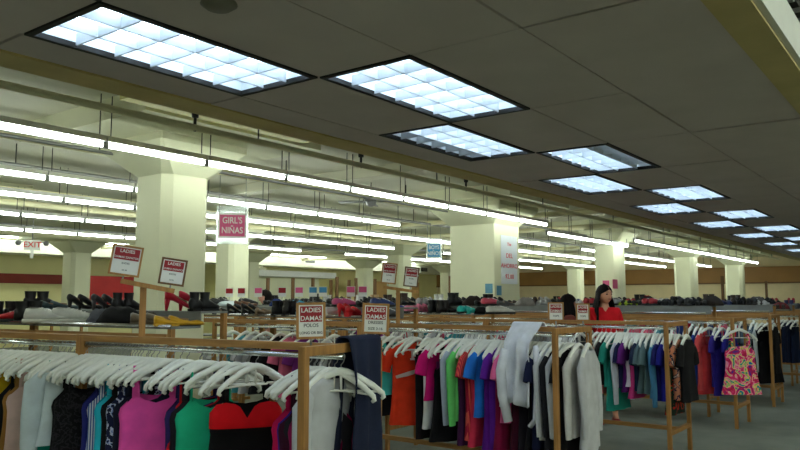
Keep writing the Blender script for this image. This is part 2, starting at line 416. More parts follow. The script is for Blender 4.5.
def s_of(idx, px, py=345):
    """distance along a rack's rail at which it crosses a photo column"""
    lo, hi = -1.0, 14.0
    for _ in range(50):
        mid = (lo + hi) / 2; q = rk(idx, mid, 0, 1.2) - EP
        u = 400 + F * q.dot(rt) / q.dot(fwd)
        if u > px: lo = mid
        else: hi = mid
    return (lo + hi) / 2

# ------------------------------------------------------------------ hangers
def hanger_mesh():
    mb = MB()
    pts = [(-.205, 0, -.215), (-.218, 0, -.205), (-.212, 0, -.187), (-.16, 0, -.145), (-.085, 0, -.102), (-.03, 0, -.078), (0, 0, -.072), (.03, 0, -.078), (.085, 0, -.102), (.16, 0, -.145), (.212, 0, -.187), (.218, 0, -.205), (.205, 0, -.215)]
    mb.tube(pts, [.008, .012, .014, .016, .018, .019, .020, .019, .018, .016, .014, .012, .008], 8)
    mb.tube([(-.19, 0, -.178), (-.1, 0, -.172), (0, 0, -.17), (.1, 0, -.172), (.19, 0, -.178)], .006, 6)
    mb.tube([(0, 0, -.08), (0, 0, -.17)], .007, 6)
    return mb.mesh('hanger')
def hook_mesh():
    r = .02; pts = [(0, 0, -.07), (0, 0, -.035)]
    for k in range(9):
        a = -PI / 2 + PI * 1.25 * k / 8
        pts.append((r * math.cos(a), 0, -.002 + r * math.sin(a) * .9))
    pts = [(0, 0, -.07), (0, 0, -.04), (.012, 0, -.028)] + [(r * math.cos(a), 0, r * math.sin(a)) for a in [(-.6 + k * .48) for k in range(8)]]
    return MB().tube(pts, .0028, 6).mesh('hook')
HME, KME = hanger_mesh(), hook_mesh()
def hanger(idx, s, yaw, label, name='clothes_hanger', group=None, dx=0, tilt=0):
    rz = RACKS[idx][2]
    o = obj(name, HME, HPLAST); o.location = rk(idx, s, dx, RZ); o.rotation_euler = (0, tilt, rz + yaw)
    k = obj('hook', KME, STEEL, o)
    tag(o, label, 'hanger', group or 'white plastic hangers on the ' + names[idx]); return o

# ------------------------------------------------------------------ garments
def sgn(v): return -1 if v < 0 else 1
def ring(cx, cy, z, hw, ht, N=20, amp=0, k=5, ph=0, zf=None):
    out = []
    for i in range(N):
        a = 2 * PI * i / N
        x = hw * sgn(math.cos(a)) * abs(math.cos(a)) ** .8
        y = ht * sgn(math.sin(a)) * abs(math.sin(a)) ** .8
        y += amp * math.cos(k * a + ph) * (abs(math.sin(a)) ** .5); x += amp * .5 * math.sin(k * a + ph * 1.7)
        out.append((cx + x, cy + y, z + (zf(x / max(hw, 1e-6), math.sin(a)) if zf else 0)))
    return out
GC = {}
def gmesh(kind, L, seed, wid=1.0):
    key = (kind, L, seed, wid)
    if key in GC: return GC[key]
    g = random.Random(seed * 77 + len(kind)); ph = g.uniform(0, 6); body = MB(); parts = []
    k = g.choice((4, 5, 6, 7)); W = .2 * wid
    def lower(z0, w0, t0, z1, w1, t1, n=7, a1=.014, zf=None):
        rs = []
        for i in range(n + 1):
            f_ = i / n; z = z0 + (z1 - z0) * f_
            rs.append(ring(0, .008 * math.sin(3 * f_ + ph), z, w0 + (w1 - w0) * f_ - .012 * math.sin(PI * f_), t0 + (t1 - t0) * f_, 24, a1 * f_ ** .7, k, ph + f_ * .8, zf if i == 0 else None))
        return rs
    if kind in ('tee', 'long', 'cardigan', 'vneck'):
        neck = -.10
        def zf(xn, sy):   # scooped neck at the front
            d = .07 if kind == 'vneck' else .045
            return -d * (1 - abs(xn)) if sy < -.1 else 0
        rs = [ring(0, 0, neck, .07, .035, 24, zf=zf), ring(0, 0, -.112, .105, .036, 24), ring(0, 0, -.14, .165, .036, 24), ring(0, 0, -.175, W + .005, .036, 24), ring(0, 0, -.23, W, .04, 24)]
        rs += lower(-.30, W - .015, .042, -L, W + .01 + .02 * g.random(), .05)
        body.rings(rs, False, False)
        for sx in (-1, 1):
            mb = MB()
            if kind in ('tee', 'vneck'):
                c = [(sx * (W - .03), 0, -.19), (sx * (W + .03), 0, -.24), (sx * (W + .06), 0, -.31), (sx * (W + .075), 0, -.37)]; rr = [.05, .066, .07, .072]
            else:
                e = g.uniform(-.02, .03); c = [(sx * (W - .03), 0, -.19), (sx * (W + .03), 0, -.25), (sx * (W + .045), -.01, -.42), (sx * (W + .05 + e), -.02, -.6), (sx * (W + .04 + e), -.02, -.78)]; rr = [.05, .066, .06, .05, .042]
            mb.tube(c, rr, 12, flat=.5 if True else 1, cap=False)
            parts.append(('sleeve', mb.mesh('sleeve')))
    elif kind in ('tank', 'cami', 'dress'):
        sw = {'tank': .021, 'cami': .006, 'dress': .013}[kind]; top = -.255; xs = .58
        def zf(xn, sy):
            ax = abs(xn); dip = -.06 * max(0, 1 - (ax / xs) ** 2) if sy < 0 else -.025 * max(0, 1 - (ax / xs) ** 2)
            return dip - .085 * max(0, (ax - xs) / (1 - xs)) ** .8
        rs = [ring(0, 0, top, W - .02, .036, 24, zf=zf), ring(0, 0, top - .12, W - .012, .042, 24, .003, k, ph)]
        w1 = W + .01 if kind != 'dress' else W + .05
        rs += lower(top - .18, W - .02, .042, -L, w1, .055)
        body.rings(rs, False, False)
        for sx in (-1, 1):
            mb = MB()
            x = sx * (W - .02) * xs
            pts = [(x, -.036, top - .02), (x * 1.0, -.03, -.19), (x * .98, -.018, -.125), (x * .97, 0, -.098), (x * .98, .018, -.125), (x, .034, top - .01)]
            mb.tube(pts, sw, 8, flat=1.0) if sw < .01 else None
            if sw >= .01:
                rs = [[(q[0] - sw, q[1], q[2]), (q[0] + sw, q[1], q[2]), (q[0] + sw, q[1] * .9, q[2] - .004), (q[0] - sw, q[1] * .9, q[2] - .004)] for q in pts]
                mb.rings(rs)
            parts.append(('strap', mb.mesh('strap')))
    elif kind == 'pants':
        rs = [ring(0, 0, -.125, W - .03, .018, 24), ring(0, 0, -.15, W - .015, .03, 24)] + lower(-.2, W - .01, .035, -L, W - .005, .042, a1=.01)
        body.rings(rs, True, False)
        mb = MB(); mb.rings([ring(0, 0, -.124, W * .95, .026, 20), ring(0, 0, -.165, W * .97, .038, 20)], False, False); parts.append(('waistband', mb.mesh('waistband')))
    elif kind == 'skirt':
        rs = [ring(0, 0, -.19, W - .03, .03, 24)] + lower(-.24, W - .02, .04, -L, W + .08, .07, a1=.025)
        body.rings(rs, False, False)
        mb = MB(); mb.rings([ring(0, 0, -.17, W - .03, .033, 20), ring(0, 0, -.215, W - .025, .036, 20)], False, False); parts.append(('waistband', mb.mesh('waistband')))
    GC[key] = (body.mesh(kind), parts); return GC[key]
NAMES = {'tee': 't_shirt', 'vneck': 'blouse', 'long': 'long_sleeve_top', 'cardigan': 'cardigan', 'tank': 'tank_top', 'cami': 'camisole', 'dress': 'sleeveless_dress', 'pants': 'trousers', 'skirt': 'skirt'}
def fabric(c, pat=None):
    nm = 'fabric_%d_%d_%d' % tuple(c) + (str(pat) if pat else '')
    if pat is None: return mat(nm, c, .85, noise=.12, scale=9, bump=.12, bscale=260, spec=.2)
    return mat(nm, c, .85, bump=.1, bscale=260, spec=.2, **pat)
GARM = []      # (rack, s, object, hanger, desc) for the ordinals
def garment(idx, s, kind, c, desc, L=.75, yaw=0, seed=None, wid=1.0, pat=None, trim=None, hang=True, dx=0, accent=None):
    seed = seed if seed is not None else rnd.randrange(4)
    me, parts = gmesh(kind, L, seed, wid); M = fabric(c, pat)
    o = obj(NAMES[kind], me, M); rz = RACKS[idx][2]
    o.location = rk(idx, s, dx, RZ); o.rotation_euler = (0, 0, rz + yaw)
    for nm, pm in parts: obj(nm, pm, trim or M, o)
    h = hanger(idx, s, yaw, '', dx=dx) if hang else None
    GARM.append((idx, s, o, h, desc, NAMES[kind].replace('_', ' '))); return o

BLK = (22, 21, 24); NAVY = (28, 34, 66); WHT = (226, 226, 224); GRY = (158, 160, 160); CRM = (214, 206, 188)
# front rack, by the photo column each one hangs at
def fr(px, kind, c, n, **k):
    k.setdefault('yaw', -.62 - (px - 150) * .0012 + rnd.uniform(-.08, .08)); k.setdefault('L', .8)
    return garment(-1, s_of(-1, px), kind, c, n, **k)
fr(322, 'tank', (150, 20, 80), 'dark crimson tank top', yaw=-.45)
fr(329, 'cardigan', (196, 198, 202), 'light grey long cardigan', L=.72, yaw=-.08, wid=.85)
fr(318, 'cami', (40, 38, 44), 'charcoal camisole')
fr(315, 'tank', (60, 16, 40), 'dark wine tank top')
fr(309, 'dress', (206, 20, 84), 'magenta red dress', L=.95)
fr(314, 'cami', (62, 40, 150), 'deep violet camisole')
d = fr(247, 'dress', (14, 13, 15), 'black dress with a red sweetheart bust', L=.95, yaw=-.72, wid=1.04)
mb = MB()
rs = []
for zt in (0, .25, .5, .75, 1):
    rr = []
    for i in range(25):
        a = PI + PI * i / 24; xn = math.cos(a)
        top = -.262 - .03 * abs(abs(xn) - .5) - (.07 * (1 - abs(xn) / .16) if abs(xn) < .16 else 0) - (.04 * (abs(xn) - .8) / .2 if abs(xn) > .8 else 0)
        z = top + (-.40 - top) * zt
        rr.append((.196 * sgn(xn) * abs(xn) ** .8, -.049 * abs(math.sin(a)) ** .8 - .006 - .012 * math.sin(PI * zt) * (abs(math.sin(2 * a))), z))
    rs.append(rr)
mb.rings(rs, False, False, True, closed=False); bo = mb.build('bust_panel', fabric((214, 16, 26)), d); bo['label'] = 'red bust panel of the black dress'
fr(203, 'tank', (200, 26, 36), 'red tank top', L=.6)
fr(211, 'cami', (36, 184, 136), 'sea green camisole', L=.9, yaw=-.68)
fr(205, 'tank', (30, 28, 34), 'black tank top', L=.66)
fr(200, 'tank', (44, 36, 92), 'dark indigo tank top', L=.9)
fr(157, 'tank', (240, 84, 172), 'bright pink tank top', L=.85, yaw=-.66, wid=1.08)
fr(148, 'tank', (24, 26, 44), 'dark navy t-shirt')
fr(141, 'tank', (30, 34, 66), 'navy tank top with a white floral print', pat=dict(kind='print', col2=(200, 205, 225), col3=(110, 140, 200), scale=30))
fr(135, 'tank', BLK, 'plain black tank top', L=.85)
fr(129, 'tank', (40, 180, 200), 'turquoise tank top', L=.85)
fr(122, 'tank', (204, 208, 218), 'white tank top with blue stripes', L=.8, pat=dict(kind='stripe', col2=(60, 90, 150), scale=22))
fr(116, 'cami', (36, 40, 110), 'dark blue camisole')
fr(92, 'dress', (18, 17, 20), 'black lace dress on a drooping hanger', L=.95, yaw=-.6, wid=1.1, pat=dict(kind='print', col2=(44, 42, 46), col3=(30, 29, 32), scale=40))
fr(86, 'tank', (16, 16, 18), 'black short sleeve top', L=.8)
fr(76, 'long', (206, 218, 220), 'pale grey long sleeve top', L=.62)
fr(70, 'tank', (20, 150, 126), 'teal tank top', L=.9)
fr(43, 'tank', (214, 180, 170), 'beige pink tank top', L=.9, wid=1.08)
fr(36, 'tank', (150, 106, 50), 'brown tank top', L=.75)
fr(31, 'cami', BLK, 'black camisole', L=.8)
fr(11, 'cardigan', (208, 170, 30), 'mustard yellow knit cardigan', L=.85)
fr(3, 'tee', (190, 150, 40), 'ochre t-shirt', L=.85)
fr(-6, 'tank', (190, 80, 90), 'dusty rose tank top', L=.85)
fr(-28, 'long', (60, 60, 66), 'charcoal long sleeve top', L=.85)
# bare hangers at the aisle end and bunched between the garments
def bare(idx, px, yaw, n):
    hanger(idx, s_of(idx, px), yaw, 'empty white plastic hanger, %s' % n, tilt=rnd.uniform(-.12, .12))
bare(-1, 341, -.95, 'hooked on the very end of the front rack')
bare(-1, 335, -1.25, 'second from the end of the front rack')
bare(-1, 256, -.35, 'beside the black and red dress')
bare(-1, 246, -.95, 'just behind the black and red dress')
for k, px in enumerate((234, 228, 222, 199, 187, 180, 172, 166, 152, 146, 138, 132, 126, 119, 113, 110, 107, 104, 101, 98, 95, 92, 88, 80, 74, 68, 64, 60, 56, 52, 48, 38, 27, 22, 17)):
    bare(-1, px, -.6 + rnd.uniform(-.42, .42), '%s bare one along the front rack, crowded among tops' % nth(k + 1))

# second rack
def sr(px, *a, **k): return garment(0, s_of(0, px), *a, **k)
sr(585, 'long', (196, 196, 198), 'light grey long sleeve top closing the rack', L=.9, yaw=.15, dx=.06)
sr(577, 'cardigan', (206, 204, 200), 'off white cardigan', L=.78, dx=.03)
sr(568, 'tee', BLK, 'black t-shirt', L=.95)
sr(562, 'long', (190, 192, 196), 'silver grey long sleeve top', L=.8)
sr(556, 'long', (34, 34, 40), 'black long sleeve top', L=.95)
sr(550, 'cardigan', (200, 202, 206), 'pale grey cardigan', L=.82)
sr(543, 'tee', NAVY, 'navy t-shirt', L=.9)
sr(536, 'dress', BLK, 'black sleeveless dress', wid=.75, L=.95)
sr(529, 'dress', (30, 26, 34), 'charcoal sleeveless dress', L=.95, wid=.75)
sr(521, 'dress', (70, 16, 40), 'maroon sleeveless dress', L=.95, wid=.75)
sr(514, 'tee', (232, 106, 160), 'candy pink t-shirt', L=.72, yaw=-.1)
sr(507, 'dress', (130, 14, 60), 'burgundy sleeveless dress', L=.95)
sr(501, 'tee', (96, 30, 150), 'violet t-shirt', L=.95)
sr(496, 'dress', (88, 20, 130), 'purple sleeveless dress', L=.95)
sr(489, 'tee', (40, 120, 214), 'bright blue t-shirt', L=.7, yaw=-.15)
sr(482, 'tank', (214, 50, 80), 'raspberry tank top', L=.95)
sr(477, 'vneck', (226, 90, 80), 'coral blouse with red stripes', L=.9, pat=dict(kind='stripe', col2=(180, 30, 60), scale=18))
sr(470, 'tank', (70, 26, 70), 'plum tank top', L=.95)
sr(465, 'long', (112, 220, 116), 'lime green long sleeve top', L=.75)
sr(459, 'long', (170, 176, 196), 'lavender grey long sleeve top', L=.6)
o = sr(452, 'dress', (18, 17, 20), 'black dress with a purple lining', L=.95, yaw=-.45)
mb = MB(); mb.rings([ring(0, 0, -.25, .165, .03, 20, zf=lambda xn, sy: -.05 * (1 - abs(xn)) if sy < 0 else -.01), ring(0, 0, -.34, .165, .03, 20)], False, False); q = mb.build('lining', fabric((96, 20, 80)), o); q['label'] = 'purple lining of the black dress'
sr(440, 'tee', (206, 16, 110), 'magenta t-shirt', L=.6, yaw=-.1)
sr(436, 'tank', (214, 214, 214), 'white tank top', L=.85)
sr(428, 'pants', BLK, 'black trousers', L=.95)
o = sr(412, 'tee', (236, 62, 30), 'orange red dress shirt with a white motif', L=.86, yaw=-.85, wid=1.0)
mb = MB()
mb.box(-.03, .03, -.056, -.046, -.185, -.165); mb.box(-.012, .012, -.058, -.048, -.25, -.165); mb.box(-.022, .022, -.058, -.048, -.268, -.25)
mb.add([(-.16, -.056, -.41), (-.05, -.060, -.375), (.07, -.06, -.34), (.12, -.057, -.30), (.13, -.057, -.335), (.06, -.06, -.38), (-.05, -.061, -.415), (-.15, -.057, -.435)], [tuple(range(8))])
q = mb.build('motif', fabric((222, 200, 190)), o); q['label'] = 'white motif across the chest'
sr(390, 'tank', (70, 200, 190), 'aqua tank top', L=.6)
sr(384, 'tee', BLK, 'black t-shirt', L=.8)
# the stretch of the second rack seen over the front rack
pal = [((226, 226, 224), 'white'), ((214, 30, 60), 'bright red'), ((235, 90, 120), 'coral pink'), ((30, 30, 34), 'black'), ((70, 150, 160), 'teal'), ((200, 200, 205), 'pale grey'), ((40, 60, 130), 'blue'), ((235, 120, 150), 'pink'), ((60, 60, 66), 'charcoal'), ((120, 40, 120), 'purple')]
s = s_of(0, 376); kinds = ['tee', 'tank', 'long', 'cami', 'vneck']
while s < RACKS[0][3] - .25:
    c, n = rnd.choice(pal); kd = rnd.choice(kinds)
    garment(0, s, kd, c, '%s %s' % (n, NAMES[kd].replace('_', ' ').replace('t shirt', 't-shirt')), L=.72, yaw=rnd.uniform(-.25, .15)); s += rnd.uniform(.13, .24)
for k, px in enumerate((573, 546, 540, 533, 519, 510, 504, 499, 493, 486, 480, 474, 468, 462, 456, 452, 440, 436, 418, 412, 398, 394)):
    bare(0, px, rnd.uniform(-.3, .15), '%s bare one from the aisle on the second rack' % nth(k + 1))

# third rack
def tr(px, *a, **k): return garment(1, s_of(1, px), *a, **k)
tr(686, 'tee', BLK, 'black t-shirt at the aisle end', L=.72, dx=.02)
tr(679, 'vneck', (190, 120, 90), 'brown and navy print blouse', L=.7, pat=dict(kind='print', col2=(30, 30, 60), col3=(220, 200, 180), scale=18))
tr(673, 'dress', (24, 40, 30), 'dark green print dress', L=.85, pat=dict(kind='print', col2=(180, 40, 30), col3=(40, 90, 60), scale=14))
tr(667, 'tee', (32, 34, 140), 'royal blue t-shirt', L=.72)
tr(662, 'tee', (26, 28, 96), 'deep blue t-shirt', L=.72)
tr(658, 'long', (70, 130, 170), 'sky blue long sleeve top', L=.7)
tr(652, 'tee', (96, 120, 122), 'grey green t-shirt', L=.66, yaw=-.1)
tr(646, 'vneck', (86, 108, 112), 'slate grey blouse', L=.66, yaw=-.05)
tr(641, 'tee', (30, 40, 66), 'dark navy t-shirt', L=.64)
tr(636, 'tank', (206, 60, 130), 'hot pink tank top', L=.72)
tr(632, 'tank', (220, 210, 220), 'white tank top', L=.6)
tr(629, 'tee', (90, 26, 110), 'purple t-shirt', L=.66)
tr(625, 'tee', (30, 34, 76), 'navy t-shirt', L=.62)
tr(621, 'long', (196, 200, 214), 'pale lavender long sleeve top', L=.62)
tr(616, 'dress', (40, 150, 132), 'sea green dress', L=.86, yaw=-.1)
tr(611, 'tee', (36, 140, 122), 'green t-shirt', L=.62)
tr(606, 'tee', (24, 22, 24), 'black t-shirt', L=.6)
tr(602, 'tank', (220, 110, 110), 'salmon tank top', L=.7)
s = s_of(1, 597)
while s < 4.4:
    c, n = rnd.choice(pal); kd = rnd.choice(kinds); garment(1, s, kd, c, '%s %s' % (n, NAMES[kd].replace('_', ' ').replace('t shirt', 't-shirt')), L=.7, yaw=rnd.uniform(-.2, .2)); s += rnd.uniform(.13, .24)
for k, px in enumerate((676, 670, 655, 649, 643, 638, 634, 631, 627, 623, 619)):
    bare(1, px, rnd.uniform(-.2, .2), '%s bare one from the aisle on the third rack' % nth(k + 1))
# fourth rack
def fo(px, *a, **k): return garment(2, s_of(2, px), *a, **k)
garment(2, -.045, 'dress', (220, 80, 120), 'tie-dye rainbow dress facing the aisle', L=.85, yaw=-.9, pat=dict(kind='tiedye'), dx=-.30)
fo(729, 'tee', (34, 30, 130), 'indigo t-shirt', L=.8)
fo(722, 'dress', (44, 34, 130), 'blue violet dress', L=.9, yaw=-.2)
fo(716, 'tee', (52, 40, 140), 'violet blue t-shirt', L=.8)
fo(709, 'dress', (216, 66, 68), 'coral red dress', L=.9, yaw=-.55)
fo(702, 'tee', (222, 84, 84), 'salmon red t-shirt', L=.85)
fo(697, 'tee', (30, 50, 120), 'blue t-shirt', L=.85)
fo(691, 'tee', BLK, 'black t-shirt', L=.8)
s = s_of(2, 686)
while s < 4.6:
    c, n = rnd.choice(pal); kd = rnd.choice(kinds); garment(2, s, kd, c, '%s %s' % (n, NAMES[kd].replace('_', ' ').replace('t shirt', 't-shirt')), L=.7, yaw=rnd.uniform(-.2, .2)); s += rnd.uniform(.14, .26)
# fifth rack
def fi(px, *a, **k): return garment(3, s_of(3, px), *a, **k)
fi(774, 'tee', (20, 19, 22), 'black t-shirt at the aisle end', L=.8)
fi(768, 'dress', (16, 15, 18), 'black dress', L=.95, yaw=-.5, wid=1.15)
fi(762, 'cardigan', (20, 20, 24), 'black cardigan', L=.85, yaw=-.3)
fi(757, 'long', (190, 196, 196), 'white long sleeve top', L=.85)
fi(752, 'vneck', (70, 90, 110), 'blue grey print blouse', L=.75, pat=dict(kind='print', col2=(170, 185, 195), col3=(40, 50, 70), scale=16))
fi(746, 'vneck', (86, 104, 122), 'steel blue blouse', L=.7)
fi(741, 'tee', (50, 60, 80), 'slate t-shirt', L=.7)
s = s_of(3, 736)
while s < 3.2:
    c, n = rnd.choice(pal); kd = rnd.choice(kinds); garment(3, s, kd, c, '%s %s' % (n, NAMES[kd].replace('_', ' ').replace('t shirt', 't-shirt')), L=.7, yaw=rnd.uniform(-.2, .2)); s += rnd.uniform(.16, .28)
# sixth rack
for px, kd, c, n in ((797, 'dress', (30, 40, 66), 'dark navy dress'), (792, 'long', (26, 34, 58), 'navy long sleeve top'), (787, 'dress', (34, 46, 72), 'slate navy dress'), (783, 'tee', (30, 36, 56), 'dark blue t-shirt'), (779, 'tee', BLK, 'black t-shirt'), (775, 'long', (40, 50, 70), 'ink blue long sleeve top')):
    garment(4, s_of(4, px), kd, c, n, L=.8, yaw=-.35, wid=1.1)
s = s_of(4, 770)
while s < 3.0:
    c, n = rnd.choice(pal); kd = rnd.choice(kinds); garment(4, s, kd, c, '%s %s' % (n, NAMES[kd].replace('_', ' ').replace('t shirt', 't-shirt')), L=.7, yaw=rnd.uniform(-.2, .2)); s += rnd.uniform(.16, .28)

cnt = {}
for idx, s, o, h, desc, nm in sorted(GARM, key=lambda q: (q[0], q[1])):
    cnt[idx] = cnt.get(idx, 0) + 1; n = nth(cnt[idx])
    tag(o, '%s, %s from the aisle on the %s' % (desc, n, names[idx]), nm if nm not in ('t shirt',) else 't-shirt', 'clothes hanging on the ' + names[idx])
    if h: tag(h, 'white plastic hanger carrying the %s garment from the aisle on the %s' % (n, names[idx]))

# cloth thrown over rack tops --------------------------------------------------------
def drape(name, label, cat, origin, rz, wid, front, back, M, seed, along=0.05, wob=.012, n=16, flare=0):
    """cloth folded over a bar: u runs along the bar, v over it; local y is across the bar"""
    g = random.Random(seed); ph = g.uniform(0, 6)
    prof = [(-.050, -front * q / 10) for q in range(10, 0, -1)] + [(-.046 * math.cos(a), .012 + .026 * math.sin(a)) for a in (0, .5, 1.05, PI / 2, 2.1, 2.6, PI)] + [(.050, -back * q / 6) for q in range(1, 7)]
    mb = MB(); outer = []; 
    for i in range(n + 1):
        u = i / n; r_ = []
        for y, z in prof:
            f_ = max(0, -z) / max(front, back); w_ = 1 + .10 * f_ - .12 * math.sin(min(1, f_ * 2) * PI)
            y += sgn(y) * flare * min(1, max(0, -z) / .14) ** .7
            yy = y + sgn(y) * (wob * (1 + f_) * (1 + math.sin(u * 15 + ph + f_ * 2)) * min(1, f_ * 6) + .0)
            hem = (.02 * math.sin(u * 9 + ph) - .05 * u * along) * f_
            r_.append(((u - .5) * wid * w_, yy, z + hem))
        outer.append(r_)
    mb.rings(outer, False, False, True, closed=False)
    o = mb.build(name, M); o.location = origin; o.rotation_euler = (0, 0, rz)
    so = o.modifiers.new('thickness', 'SOLIDIFY'); so.thickness = .008; so.offset = 1
    return tag(o, label, cat)
q = rk(-1, .019, .145, RT)
drape('draped_skirt', 'long dark navy skirt thrown over the end bar of the front rack', 'skirt', q, R(7), .30, .95, .9, fabric((34, 40, 62)), 3)
s = s_of(0, 529)
q = rk(0, s, 0, RT)
o = drape('draped_sweatshirt', 'white sweatshirt thrown over the top rail of the second rack', 'sweatshirt', q, -PI / 2, .27, .62, .3, fabric((226, 228, 236)), 5, wob=.025, flare=.17)
mb = MB(); mb.tube([(-.08, -.26, -.18), (-.11, -.28, -.35), (-.10, -.28, -.55), (-.06, -.27, -.76)], [.05, .06, .055, .045], 10, flat=.7); mb.build('sleeve', fabric((220, 222, 230)), o)
mb = MB(); mb.tube([(.16, -.2, -.15), (.2, -.25, -.4), (.18, -.26, -.72), (.13, -.26, -.78)], [.03, .034, .03, .028], 10, flat=.7); mb.build('sleeve', fabric((214, 216, 224)), o)

# ------------------------------------------------------------------ signs on the racks
def post_sign(px, py_bot, D, w, h, head, lines, foot, label, yaw=0, tilt=0, base=None, group='ladies department signs'):
    p = at_d(px, py_bot, D); t = thing('sign_card', label, 'sign', p, face_yaw(p, yaw), group); t.rotation_euler.y = tilt
    card(t, w, h, OAK if False else PINE, head, lines, foot)
    if base: MB().tube([(0, .004, .012), (0, .004, -base)], .006, 6).build('stem', STEEL, t)
    return t
LD = [('LADIES', .032), ('DAMAS', .032)]
post_sign(311, 339, 3.72, .145, .18, .53, LD, [('POLOS', .024), ('LONG OR BIG', .018)], 'framed red LADIES DAMAS sign above the wooden corner post of front rack', .12, R(-1), base=.03)
post_sign(375, 334, 4.05, .145, .165, .53, LD, [('DRESSES', .022), ('SIZE 3-16', .02)], 'framed red LADIES DAMAS sign above the navy draped skirt', .1, R(2), base=.04)
LS = [('LADIES', .027), ('DAMAS', .027)]
post_sign(556, 321, 6.0, .125, .15, .55, LS, [('TOPS', .02)], 'small framed LADIES sign on the aisle end of the second rack', .1, 0, base=.06)
post_sign(583, 321, 6.4, .115, .15, .55, LS, [('TOPS', .02)], 'small framed sign with dark red heading beside the woman in red', .1, 0, base=.06)
# the two T stands
def t_stand(idx, px, ybar, barw, tilt, yoff, label, signs, group):
    s = s_of(idx, px); p = rk(idx, s, 0, RT); q = p - EP; D = q.dot(hd)
    zb = at_d(px, ybar, D).z
    t = thing('sign_stand', label, 'sign stand', (p.x, p.y, RT - .002), face_yaw(p, yoff))
    MB().box(-.019, .019, -.012, .012, 0, zb - RT).build('post', PINE, t)
    b = MB(); b.box(-barw * .42, barw * .58, -.02, .016, -.014, .014, Matrix.Translation((0, -.02, zb - RT)) @ Matrix.Rotation(tilt, 4, 'Y')); b.build('crossbar', PINE, t)
    for k, (ux, w, h, dz, tl, lab) in enumerate(signs):
        r = thing('sign_card', lab, 'sign', t.matrix_world.translation, 0, group)
        ca, sa = math.cos(face_yaw(p, yoff)), math.sin(face_yaw(p, yoff))
        off = Vector((ux, -.02)); r.location = (p.x + ca * off.x - sa * off.y, p.y + sa * off.x + ca * off.y, zb + dz)
        r.rotation_euler = (0, tl, face_yaw(p, yoff))
        card(r, w, h, PINE if k == 0 else OAK, .48, [('LADIES', h * .15), ('DAMAS ZAPATOS', h * .095)], [('SHOES', h * .085), ('$3.99', h * .07)])
        MB().tube([(0, 0, .012), (0, 0, -.035)], .005, 6).build('stem', STEEL, r)
t_stand(-1, 141, 285, .32, R(11), 0, 'pine T shaped sign stand rising from the front rack with two signs', [(-.118, .18, .185, .055, R(8), 'larger tilted LADIES sign, upper one on the front rack T stand'), (.158, .155, .165, .0, R(8), 'smaller tilted LADIES sign by the column, lower one on the T stand')], 'signs on the front T stand')
t_stand(0, 398, 289, .34, R(8), 0, 'brown T shaped sign stand rising from the second rack', [(-.095, .145, .2, .05, R(6), 'red LADIES sign on the far T stand, upper of the pair'), (.118, .14, .19, .02, R(6), 'red LADIES sign on the far T stand, beside the wood partition')], 'signs on the second T stand')

# hanging department signs
def hang_sign(px0, px1, y0, y1, D, M, lines, label, cat='hanging sign'):
    c = at_d((px0 + px1) / 2, y1, D); w = (px1 - px0) / F * D; h = (y1 - y0) / F * D
    t = thing('hanging_sign', label, cat, c, face_yaw(c))
    MB().box(-w / 2, w / 2, -.004, .004, 0, h).build('sign_panel', PAPER, t)
    bd = MB().box(-w * .44, w * .44, -.006, -.004, h * .07, h * .93).build('heading_band', M, t)
    for i, (s_, sz) in enumerate(lines): text(s_, h * sz, PAPER, bd, (0, -.0075, h * (.70 - .40 * i)), xs=.8)
    for sx in (-1, 1): MB().tube([(sx * w * .46, 0, h - .01), (sx * w * .46, 0, ZS - c.z)], .004, 6).build('hanging_wire', STEEL, t)
    mb = MB().box(-w * .56, w * .56, .006, .010, -h * .25, h * 1.28)
    g = mb.build('acrylic_holder', mat('acrylic', (225, 235, 232), .15, trans=.85), t)
hang_sign(218, 246, 213, 238, 11.0, PINKC, [("GIRL'S", .36), ('NIÑAS', .36)], 'pink hanging sign reading girls in front of the column')
hang_sign(427, 441, 243, 258, 17.5, BLUEC, [('BOYS', .36), ('NIÑOS', .36)], 'blue hanging sign left of the boxed column')
# exit sign with twin emergency lamps
c = at_d(32, 250, 16.0)
t = thing('exit_sign', 'white EXIT sign with red letters and twin emergency lamps', 'exit sign', c, face_yaw(c))
hs = MB().box(-.16, .16, -.03, .03, 0, .22).build('housing', WHITE, t)
text('EXIT', .17, mat('exit_red', (225, 40, 40), .4), hs, (0, -.032, .11))
MB().tube([(0, 0, .22), (0, 0, ZS - c.z)], .01, 6).build('hanging_rod', STEEL, t)
for sx in (-1, 1):
    MB().tube([(sx * .16, 0, .17), (sx * .25, 0, .17)], .012, 6).sphere((sx * .27, -.02, .15), .06, 10, 6).build('emergency_lamp', GREYP, t)
MB().box(-.035, .035, -.02, .02, -.18, 0).build('bracket', WHITE, t)
